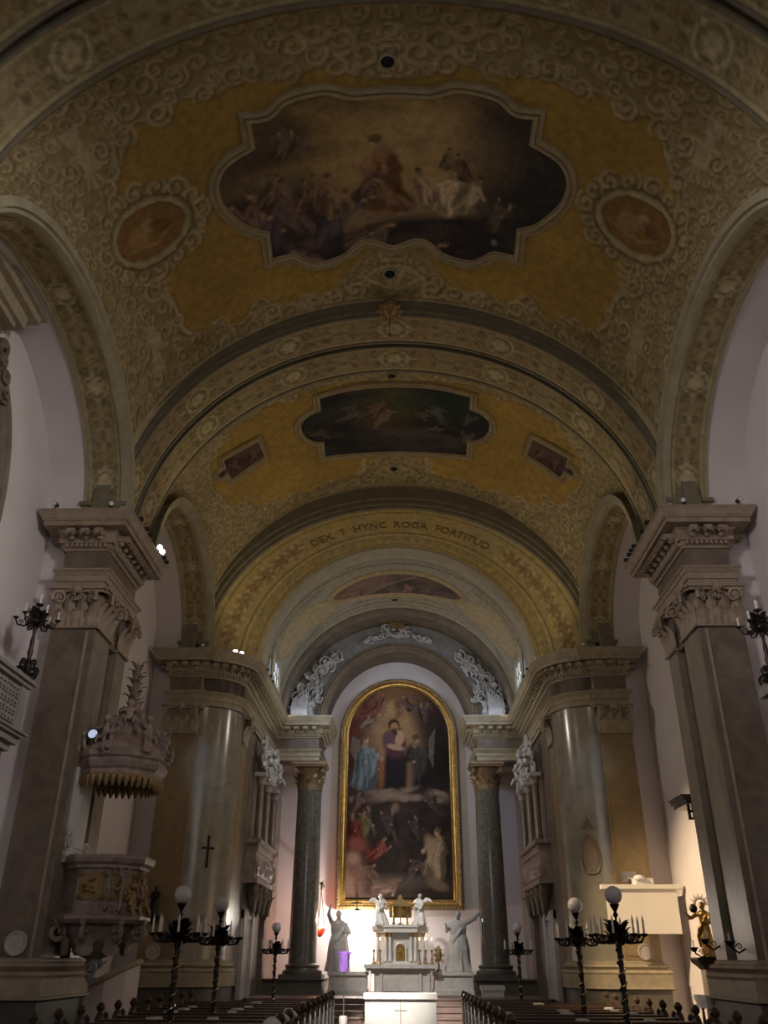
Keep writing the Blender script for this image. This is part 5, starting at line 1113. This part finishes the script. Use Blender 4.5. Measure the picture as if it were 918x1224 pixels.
MB().tube([(-1.30,23.2,-1.2),(-1.30,23.2,-.2)],.014,8).build('pole','steel',t); MB().lathe([(.10,-1.5),(.10,-1.2),(.09,-1.16),(.02,-1.15)],(-1.30,23.2,0),16).build('stand','white_paint',t,smooth=40)
t = thing('sanctuary_lamp','red glass sanctuary lamp hanging on chains beside the marble column','lamp',(-2.43,29.0,.6)); lx,ly = -2.42,29.0
mb = MB().lathe([(.02,.62),(.08,.66),(.15,.76),(.17,.84),(.15,.86),(.10,.84)],(lx,ly,0),18); mb.build('bowl','ruby_glass',t); MB().ball((lx,ly,.90),(.055,.055,.08),12).build('flame','flame_red',t,smooth=180)
for k in range(3): a = k*2.094; MB().tube([(lx+.15*cos(a),ly+.15*sin(a),.85),(lx,ly,1.95)],.008,5).build('chain','bronze',t)
mb = MB().tube([(lx,ly,1.93),(lx,ly,2.12),(lx,ly+.3,2.2),(lx,ly+1.0,2.1)],.022,7); mb.ball((lx,ly,2.12),.05,8); mb.spiral((lx,ly+.35,2.06),.10,(0,1,0),(0,0,1),.015,1.3,0,12); mb.build('bracket','bronze',t)
t = thing('white_chest','white lidded chest standing in front of the dark column socle','chest',(2.55,26.6,FL)); mb = MB(); mb.bb(2.27,2.85,26.45,26.95,FL,-.72); mb.build('body','white_paint',t,smooth=0); mb = MB(); mb.bb(2.24,2.88,26.42,26.98,-.715,-.6); mb.build('lid','white_paint',t,smooth=0)

# ================================================================== ORATORY SURROUNDS ON THE CHANCEL WALLS
def oratory(s, label):
    t = thing('carved_oratory',label,'oratory',(s*3.9,25.6,1.0)); Bd = lambda n,mb,m,sm=50,md=None: mb.mx(s<0).build(n,m,t,smooth=sm,mods=md)
    mb = MB(); mb.bb(3.70,4.05,24.0,27.3,2.55,2.75); mb.bb(3.62,4.05,23.9,27.4,2.75,2.85); mb.bb(3.74,4.05,24.0,27.3,1.85,2.55); mb.bb(3.66,4.05,23.95,27.35,1.78,1.9); Bd('balustrade',mb,'stucco_rose',0)
    mb = MB(); mb.bb(3.70,3.78,24.1,27.2,1.95,2.45); ornament(mb,[(3.70,y,2.2) for y in np.linspace(24.2,27.1,7)],.2,31,(0,1,0)); Bd('balustrade_relief',mb,'stucco_rose',50,.03)
    for y in (24.25,25.6,26.95):
        mb = MB().lathe([(.13,2.85),(.13,2.92),(.10,2.97),(.10,4.2),(.085,4.42),(.11,4.46)],(3.78,y,0),16); co = Bd('column','marble_brown',mb) if False else mb.mx(s<0).build('column','marble_brown',t,smooth=40)
        mb = MB(); mb.bb(3.62,3.94,y-.16,y+.16,4.50,4.60); mb.mx(s<0).build('abacus','stucco',co,smooth=0)
        mb = MB().lathe([(.10,4.36),(.13,4.42),(.15,4.5)],(3.78,y,0),14)
        for k in range(6): a = k*PI/3; mb.leaf((3.78+.1*cos(a),y+.1*sin(a),4.30),(0,0,1),(cos(a),sin(a),0),.12,.2,.8)
        mb.mx(s<0).build('column_capital','stucco_rose',co)
    mb = MB(); ornament(mb,[(3.72+RND.uniform(-.06,.06),y,z) for y,z in [(24.2+.4*(k%8)+RND.uniform(-.15,.15),4.78+.22*(k//8)+RND.uniform(-.1,.1)) for k in range(32)] if z<5.65-.25*abs(y-24.6)+.35],.22,17,(0,1,0))
    for k,(y,z) in enumerate(((24.3,4.8),(25.4,5.0),(26.3,4.75))): putto(mb,(3.6,y,z),.55,PI,k)
    Bd('stucco_crest',mb,'stucco',50,.028)
    for y in (24.3,25.15,26.0,26.9):
        mb = MB(); mb.spiral((3.76,y,1.62),.2,(0,1,0),(0,0,1),.08,1.3,1,16); mb.lathe([(.16,1.75),(.17,1.5),(.11,1.25),(.03,1.05),(.01,1.0)],(3.82,y,0),10); mb.leaf((3.74,y,1.1),(0,0,1),(-1,0,0),.26,.6,.5)
        Bd('hanging_console',mb,'apse_brown')
    mb = MB(); mb.bb(3.92,4.04,24.0,24.35,FL,1.15); mb.bb(3.92,4.04,25.35,25.7,FL,1.15); mb.bb(3.95,4.04,24.0,25.7,.95,1.15); mb.bb(3.985,4.03,24.35,25.35,FL,.95); Bd('door_surround',mb,'pale_paint',0)
    mb = MB(); mb.bb(3.90,4.05,27.35,27.75,FL,5.5); Bd('wall_pilaster',mb,'marble_brown',0)
oratory(-1,'carved oratory with three slim columns on the chancel wall near the red lamp')
oratory(1,'carved oratory with three slim columns on the chancel wall behind the screen')

# stucco over the apse cornice
for s,lb in ((-1,'white stucco scrollwork and angel on the cornice above the red lamp side column'),(1,'white stucco scrollwork and angel on the cornice above the white chest side column')):
    mb = MB(); rnd = random.Random(40)
    pts = [(s*x,28.55,z) for x,z in ((3.5,7.25),(3.2,7.3),(3.45,7.6),(3.2,7.7),(3.42,7.95),(3.1,8.0),(3.3,8.3),(3.0,8.35),(3.1,8.65),(2.85,8.6),(2.8,8.95),(2.6,8.85),(2.5,9.2),(2.35,9.05),(2.15,9.35),(2.75,8.2),(2.7,7.9))]
    ornament(mb,pts,.22,41); ornament(mb,[(x+rnd.uniform(-.12,.12),28.6,z+rnd.uniform(-.12,.12)) for x,_,z in pts],.15,43)
    for k in range(7): x = 3.55-.085*k; mb.tube([(s*x,28.35,7.05),(s*(x+.03),28.28,7.5),(s*(x-.03),28.34,7.9+.07*k)],[.045,.05,.02],7)
    putto(mb,(s*2.75,28.45,8.05),.5,-PI/2+.3*s,3); statue(mb,1.05,face=-PI/2,base=(s*3.0,28.5,7.0),kneel=True,wings=True,seed=4,bulk=1.2,arms=(((.12,.0,.7),(.24,.05,.75),(.33,.08,.9)),((-.12,0,.7),(-.2,.1,.58),(-.1,.2,.55))))
    tag(mb.build('stucco_angel','stucco',mods=.022),lb,'sculpture')
t = thing('arch_crest','stucco cartouche with white swags at the crown of the apse arch','cartouche',(0,28.6,10.2))
mb = MB(); ornament(mb,[(x,28.6,10.18-.18*x*x) for x in np.linspace(-1.15,1.15,13)],.14,51); ornament(mb,[(x,28.55,10.4) for x in (-.4,-.15,.1,.35)],.16,52); mb.build('swag','stucco',t,mods=.022)
mb = MB(); mb.box((0,28.5,10.55),(.48,.25,.36)); mb.box((0,28.45,10.75),(.6,.35,.06)); ornament(mb,[(-.2,28.36,10.55),(.2,28.36,10.55)],.12,53); mb.build('keystone','gilt_dull',t,smooth=30)

# ================================================================== THINGS ON THE PIERS
for x,y,z,lb in ((-5.41,13.48,.2,'pale round disc on the pulpit pier near its base'),(-5.40,20.98,.15,'pale round disc on the rounded pier under the dark statuette'),(5.40,20.98,.18,'pale round disc on the ochre pilaster below the white screen')):
    mb = MB().lathe([(.02,0),(.11,0),(.14,.02),(.16,.02),(.165,-.01)],(0,0,0),24); mb.v = [(x+a,y-c-.012,z+b) for a,b,c in mb.v]; tag(mb.build('wall_disc','disc_pale',smooth=30),lb,'disc')
t = thing('statuette','dark robed statuette on a bracket against the ochre pilaster','statue',(-5.43,20.8,.8)); mb = MB(); statue(mb,.62,base=(-5.43,20.78,.86),arms=(((.12,0,.78),(.17,.08,.6),(.05,.14,.62)),((-.12,0,.78),(-.17,.08,.6),(-.05,.14,.62))),seed=14); mb.build('figure','bronze',t,mods=.009)
mb = MB().lathe([(.03,-.2),(.08,-.12),(.14,-.03),(.16,0)],(-5.43,20.85,.86),14); mb.build('bracket','bronze',t)
def on_convex(s, a, z, d=.0): a = math.radians(a); return Vector((s*(4.95-(.95+d)*cos(a)) ,22.05-(.95+d)*sin(a),z))
mb = MB(); mb.tube([on_convex(-1,58,2.55,.02),on_convex(-1,58,1.95,.02)],.022,7); mb.tube([on_convex(-1,52,2.32,.02),on_convex(-1,58,2.32,.025),on_convex(-1,64,2.32,.02)],.02,7)
for p in (on_convex(-1,58,2.57,.02),on_convex(-1,58,1.93,.02),on_convex(-1,51,2.32,.02),on_convex(-1,65,2.32,.02)): mb.ball(tuple(p),.035,7)
tag(mb.build('wall_cross','bronze'),'small bronze cross fixed to the rounded grey pier','cross')
t = thing('wall_emblem','faint crowned coat of arms on the rounded pier by the screen','emblem',(4.45,21.2,1.7)); c0 = 60
mb = MB(); mb.tube([on_convex(1,c0+15*cos(a)*.9,2.2+.42*sin(a)-.1*abs(cos(a)),.012) for a in np.linspace(0,2*PI,25)],.028,6); mb.build('shield_border','marble_ochre',t)
mb = MB(); mb.grid(lambda u,v:on_convex(1,c0-11+22*u,1.86+.68*v,.008),8,8,lambda u,v:(2*u-1)**2+(2*v-1)**2<1); mb.build('shield','stone',t)
mb = MB(); mb.tube([on_convex(1,c0-8+4*k,2.75+(.10 if k%2 else 0),.012) for k in range(5)],.03,6); mb.tube([on_convex(1,c0,2.7,.02),on_convex(1,c0,3.0,.02)],.02,6); mb.tube([on_convex(1,c0-3,2.92,.02),on_convex(1,c0+3,2.92,.02)],.018,6); mb.build('crown','marble_ochre',t)

# ================================================================== AROUND THE SCREEN, SIDE AISLE
t = thing('projection_screen','white board screen with a projecting top ledge before the ochre pilaster','screen',(5.3,20.5,.5))
M = Matrix.Identity(4); mb = MB(); mb.bb(4.56,6.10,20.42,20.47,.52,1.40); mb.build('board','screen_white',t,smooth=0)
mb = MB(); mb.bb(4.46,6.24,20.36,20.54,1.40,1.49); mb.build('top_ledge','screen_white',t,smooth=0)
mb = MB()
for x in (4.7,5.95): mb.bb(x-.03,x+.03,20.47,20.99,1.42,1.46)
mb.build('wall_bracket','lamp_black',t,smooth=0)
t = thing('projector','small white projector on a plate above the screen ledge','projector',(5.3,20.6,1.5)); mb = MB(); mb.box((5.20,20.85,1.68),(.34,.04,.22)); mb.tube([(5.2,20.85,1.66),(5.3,20.65,1.60)],.03,8); mb.build('mount','steel',t,smooth=0)
mb = MB(); mb.box((5.42,20.55,1.56),(.40,.26,.13),rz=.15); mb.ball((5.33,20.44,1.62),(.13,.12,.07),12); mb.tube([(5.4,20.43,1.56),(5.39,20.40,1.56)],.05,12); mb.build('body','white_paint',t,smooth=40)
gx,gy = 5.30,16.35
t = thing('gilded_statue','gilded crowned figure with rays standing at the edge of the marble pier','statue',(gx,gy,.06))
mb = MB(); statue(mb,.86,bulk=.85,face=-2.3,base=(gx,gy,.06),arms=(((.12,0,.78),(.22,.1,.7),(.26,.2,.78)),((-.12,0,.78),(-.17,.10,.6),(-.05,.17,.62))),seed=21); mb.build('figure','gilt',t,mods=.010)
mb = MB(); mb.ball((gx-.22,gy-.22,.80),.07,12); mb.build('orb','bronze',t)
mb = MB()
for k in range(14): a = PI*k/13; mb.tube([(gx+.08*cos(a),gy+.07,.88+.08*sin(a)),(gx+(.14+.04*(k%2))*cos(a),gy+.07,.88+(.14+.04*(k%2))*sin(a))],[.012,.004],5)
mb.build('rays','gilt_dull',t)
t = thing('statue_pedestal','slim stone pedestal with a dark top under the gilded figure','pedestal',(gx,gy,-1.7)); mb = MB(); mb.bb(gx-.14,gx+.14,gy-.14,gy+.14,-1.6,-.06); mb.bb(gx-.2,gx+.2,gy-.2,gy+.2,-1.7,-1.6); mb.build('shaft','stone',t,smooth=0); mb = MB(); mb.sweep([(gx-.15,gy+.15),(gx-.15,gy-.15),(gx+.15,gy-.15),(gx+.15,gy+.15)],[(0,-.12),(.04,-.08),(.12,-.02),(.14,.03),(.14,.06),(-.1,.06)]); mb.bb(gx-.2,gx+.2,gy-.2,gy+.2,0,.06); mb.build('top','bronze',t,smooth=0)
cd_ = thing('candle_bracket','x','candle holder',(0,0,0),group='candle brackets by the gilded figure')
mb = MB().tube([(0,0,0),(-.12,-.03,-.06),(-.22,-.05,0),(-.24,-.05,.06)],.014,6); mb.spiral((-.1,-.02,.02),.05,(-1,0,0),(0,0,1),.01,1.3,0,10); mb.lathe([(.012,.05),(.06,.08),(.07,.09),(.02,.095)],(-.24,-.05,0),10)
for k in range(5): a = k*1.256; mb.leaf((-.24+.02*cos(a),-.05+.02*sin(a),.02),(cos(a)*.5,sin(a)*.5,1),(cos(a),sin(a),0),.05,.10,.7)
mb.build('arm','bronze',cd_); MB().tube([(-.24,-.05,.09),(-.24,-.05,.20)],[.012,.010],7).build('candle','wax',cd_)
put(cd_,(gx-.05,gy-.1,.12)); cd_['label'] = 'small bronze candle arm beside the foot of the gilded figure, towards the screen'
dup(cd_,(5.06,15.0,.22),0,'small bronze candle arm on the far strip of the marble pier by the gilded figure','candle brackets by the gilded figure'); dup(cd_,(5.06,13.9,.17),0,'small bronze candle arm on the near strip of the marble pier by the gilded figure','candle brackets by the gilded figure')
t = thing('side_table','small white side table under the gilded figure','table',(5.2,15.75,-1.7)); mb = MB(); mb.bb(4.86,5.5,15.5,16.1,-.56,-.48); mb.bb(4.88,5.48,15.52,16.08,-.66,-.56); mb.build('top','white_paint',t,smooth=0)
for q in ((4.95,15.6),(5.42,15.6),(4.95,16.0),(5.42,16.0)): MB().lathe([(.03,-1.7),(.02,-1.3),(.035,-1.0),(.02,-.7),(.03,-.66)],(q[0],q[1],0),10).build('leg','gilt_dull',t)
t = thing('flower_vase','small dark vase with yellow flowers at the foot of the marble pier','flowers',(5.24,15.55,-.48)); MB().lathe([(.05,0),(.07,.06),(.05,.14),(.06,.18)],(5.24,15.55,-.48),12).build('vase','bronze',t)
for k in range(7): a = k*.9; mb = MB().ball((5.24+.06*cos(a),15.55+.06*sin(a),-.22+.02*(k%3)),(.05,.05,.04),8); mb.tube([(5.24,15.55,-.32),(5.24+.05*cos(a),15.55+.05*sin(a),-.24)],.006,5); mb.build('flower','yellow_petal',t)
# fragment of the dark side altar canopy behind the pier
t = thing('wooden_canopy','corner of a dark wooden canopy sticking out behind the marble pier','canopy',(5.3,16.0,2.4)); mb = MB()
for (x,z0,z1) in ((5.0,2.56,2.60),(5.04,2.50,2.56),(5.08,2.44,2.50)): mb.bb(x,5.9,15.6,16.4,z0,z1)
mb.build('cornice','wood',t,smooth=0); mb = MB()
for x in (5.12,5.2): mb.bb(x-.02,x+.02,15.65,15.7,2.22,2.44)
mb.bb(5.1,5.8,15.65,15.7,2.30,2.34); mb.bb(5.1,5.8,15.65,15.7,2.18,2.22); mb.build('lattice','wood',t,smooth=0)

# ================================================================== PEWS
pw = thing('pew','x','pew',(0,0,0),group='wooden pews in two blocks')
L = 2.95
mb = MB(); mb.bb(-L/2,L/2,-.02,.36,.40,.45); mb.build('seat','wood',pw,smooth=0)
mb = MB(); mb.box((0,.40,.62),(L,.05,.62),rx=-.12); mb.build('backrest','wood',pw,smooth=0); mb = MB(); mb.bb(-L/2,L/2,.40,.62,.90,.935); mb.build('book_ledge','wood',pw,smooth=0)
mb = MB(); mb.bb(-L/2+.1,L/2-.1,.57,.67,.14,.18); mb.build('kneeler','wood',pw,smooth=0)
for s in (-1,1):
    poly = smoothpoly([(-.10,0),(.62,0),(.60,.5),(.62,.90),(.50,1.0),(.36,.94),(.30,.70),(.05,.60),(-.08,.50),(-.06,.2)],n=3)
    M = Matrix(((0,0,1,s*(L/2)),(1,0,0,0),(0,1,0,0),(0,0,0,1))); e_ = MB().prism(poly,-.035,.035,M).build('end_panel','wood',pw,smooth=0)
    mb = MB(); mb.bb(s*L/2-.06,s*L/2+.06,-.15,-.08,.02,.88); mb.build('edge_strip','white_paint',e_,smooth=0)  # pale strip, whitened to carry the altar light on the pew edge
    mb = MB().lathe([(.03,.96),(.055,.99),(.03,1.02),(.06,1.06),(.065,1.09),(.04,1.13),(.015,1.15)],(s*L/2,.48,0),12); mb.build('knob','wood',e_); MB().lathe([(.02,.86),(.05,.88),(.03,.91),(.05,.95),(.045,.99),(.01,1.02)],(s*L/2,-.11,0),10).build('knob','wood',e_)
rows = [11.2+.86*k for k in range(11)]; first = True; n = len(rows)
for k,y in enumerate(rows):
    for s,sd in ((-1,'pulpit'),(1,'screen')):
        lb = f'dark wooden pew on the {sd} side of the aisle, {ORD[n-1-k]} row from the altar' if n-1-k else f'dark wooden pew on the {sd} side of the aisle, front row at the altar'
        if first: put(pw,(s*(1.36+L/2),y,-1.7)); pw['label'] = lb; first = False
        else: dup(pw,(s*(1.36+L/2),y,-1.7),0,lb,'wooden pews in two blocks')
bk = thing('pew_glint_slip','x','slip',(0,0,0),group='white glint slips on the pews'); mb = MB().box((0,0,.012),(.15,.20,.024)); mb.build('slip_base','paper',bk,smooth=0); mb = MB().box((0,0,.026),(.13,.18,.004)); mb.build('slip_top','paper',bk,smooth=0)  # thin white slips added for the glints along the pew tops
first = True; rnd = random.Random(3)
for s,sd in ((-1,'pulpit'),(1,'screen')):
    for k in (3,5,6,7,9):
        for q,w in enumerate(('aisle end','middle','wall end')):
            if rnd.random()<.25: continue
            x = s*(1.75+.95*q+rnd.uniform(-.15,.15)); lb = f'white slip for a glint on the {w} of the {ORD[n-1-k]} pew from the altar, {sd} side'
            a = rnd.uniform(-.4,.4); loc = (x,rows[k]+.51,-1.7+.935)
            if first: put(bk,loc,a); bk['label'] = lb; first = False
            else: dup(bk,loc,a,lb,'white glint slips on the pews')
fl = thing('white_knob_cluster','x','flowers',(0,0,0),group='white knob clusters on the aisle pews'); mb = MB()  # white clusters added in place of bright pew-end knobs
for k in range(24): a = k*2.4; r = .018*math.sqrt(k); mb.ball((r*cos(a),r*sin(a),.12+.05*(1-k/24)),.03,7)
mb.build('cluster_balls','white_paint',fl); MB().lathe([(.03,0),(.05,.06),(.07,.12)],(0,0,0),10).build('cluster_cup','paper',fl)
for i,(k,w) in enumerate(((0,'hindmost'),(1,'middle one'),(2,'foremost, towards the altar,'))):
    lb = f'round white cluster added for a bright knob on an aisle pew end, {w} of three'
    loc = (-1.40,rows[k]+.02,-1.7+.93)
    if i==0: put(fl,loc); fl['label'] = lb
    else: dup(fl,loc,0,lb,'white knob clusters on the aisle pews')

# ================================================================== CAMERA
cd = bpy.data.cameras.new('camera'); cam = bpy.data.objects.new('camera',cd); C.objects.link(cam)
cd.sensor_fit = 'HORIZONTAL'; cd.sensor_width = 36.; cd.lens = 36.*1015.58/918.; cd.clip_end = 200
yaw,pit,rol = -.0198,.4856,.0033
f = Vector((sin(yaw)*cos(pit),cos(yaw)*cos(pit),sin(pit))); r = f.cross(Vector((0,0,1))).normalized(); u = r.cross(f)
r2 = r*cos(rol)+u*sin(rol); u2 = -r*sin(rol)+u*cos(rol)
cam.matrix_world = Matrix(((r2.x,u2.x,-f.x,.0791),(r2.y,u2.y,-f.y,0),(r2.z,u2.z,-f.z,ZO),(0,0,0,1)))
bpy.context.scene.camera = cam

# ================================================================== LIGHT
def light(kind, name, loc, power, col=(1,1,1), to=None, size=.1, size_y=None, spot=None, blend=.4):
    d = bpy.data.lights.new(name,kind); d.energy = power; d.color = col
    if kind=='AREA':
        d.size = size
        if size_y: d.shape = 'RECTANGLE'; d.size_y = size_y
    else: d.shadow_soft_size = size
    if spot: d.spot_size = math.radians(spot); d.spot_blend = blend
    o = bpy.data.objects.new(name,d); C.objects.link(o); o.location = (loc[0],loc[1],loc[2]+ZO)
    if to: o.rotation_euler = (Vector(to)-Vector(loc)).to_track_quat('-Z','Y').to_euler()
    return o
W = bpy.data.worlds.new('World'); bpy.context.scene.world = W; W.use_nodes = True
W.node_tree.nodes['Background'].inputs[0].default_value = (.95,.89,.90,1); W.node_tree.nodes['Background'].inputs[1].default_value = .15
# daylight from the organ end, behind the camera
light('AREA','daylight_organ_window',(0,-2.5,5.5),100,(1,.93,.90),(0,12,2),6,4)
for s in (-1,1): light('AREA','lunette_daylight',(s*4.4,3.4,7.4),58,(1,.91,.90),(-s*6.3,9.8,5.4),1.6).data.spread = math.radians(52)
# lamps standing on the cornices, turned up to the vaults, and an added aisle-wall fill
for s in (-1,1):
    light('AREA','uplight_vault',(s*3.9,15.0,7.25),14,(1,.83,.55),(0,18.5,11),.4)
    light('AREA','uplight_vault',(s*3.9,20.6,7.3),12,(1,.85,.6),(0,22,11),.4)
    light('AREA','uplight_bay',(s*4.2,12.4,7.2),3,(1,.85,.6),(-s*1,9.5,11),.4)
    light('AREA','cornice_fill',(s*4.35,20.3,7.2),34 if s<0 else 24,(1,.87,.78),(-s*6.3,17.6,4.0),.5).data.spread = math.radians(100)  # added fill to brighten the aisle walls, no lamp stands here
    light('AREA','window_daylight',(s*3.5,24.9,8.2),62,(.62,.74,1),(-s*3.6,29.9,4.2),1.2,1.4).data.spread = math.radians(110)
    light('SPOT','cold_flood',(s*3.3,27.45,7.2),9,(.72,.82,1),(s*2.9,28.8,8.6),.08,spot=130)
light('AREA','chancel_glow',(0,22.2,6.5),75,(1,.94,.82),(0,27,5.5),1.5)
# two warm spots on the pulpit pier cornice, aimed at the far aisle wall
for k in (0,1): light('SPOT','aisle_spot',(-4.5,15.35+.3*k,7.1),5200,(1,.74,.45),(5.9,18.8+.3*k,.2),.06,spot=30,blend=.8)
# cold spots at the back corners of the pier cornices, turned to the rounded piers
for s in (-1,1): light('SPOT','cold_pier_spot',(s*5.2,15.75,7.1),190,(.5,.64,1),(s*4.6,21.2,4.0),.12,spot=15,blend=.9)
# altar lamps
light('POINT','altar_flood',(-1.28,29.2,1.15),230,(1,.93,.82),size=.08)
light('SPOT','altar_front',(-4.4,15.1,7.15),15000,(1,.92,.82),(.0,23.0,-.8),.08,spot=17,blend=.7)
light('SPOT','altar_spot',(-3.45,21.7,7.2),2600,(1,.92,.80),(.1,28.3,.4),.08,spot=26,blend=.8)
light('POINT','sanctuary_glow',(-2.42,28.8,.86),55,(1,.20,.08),size=.06)
vs = bpy.context.scene.view_settings; vs.view_transform = 'Standard'; vs.look = 'None'; vs.exposure = 0.; vs.gamma = 1.; vs.use_curve_mapping = False
bpy.context.scene.display_settings.display_device = 'sRGB'
bpy.context.scene.cycles.max_bounces = 8; bpy.context.scene.cycles.sample_clamp_indirect = 4.
bpy.context.scene.cycles.use_denoising = True
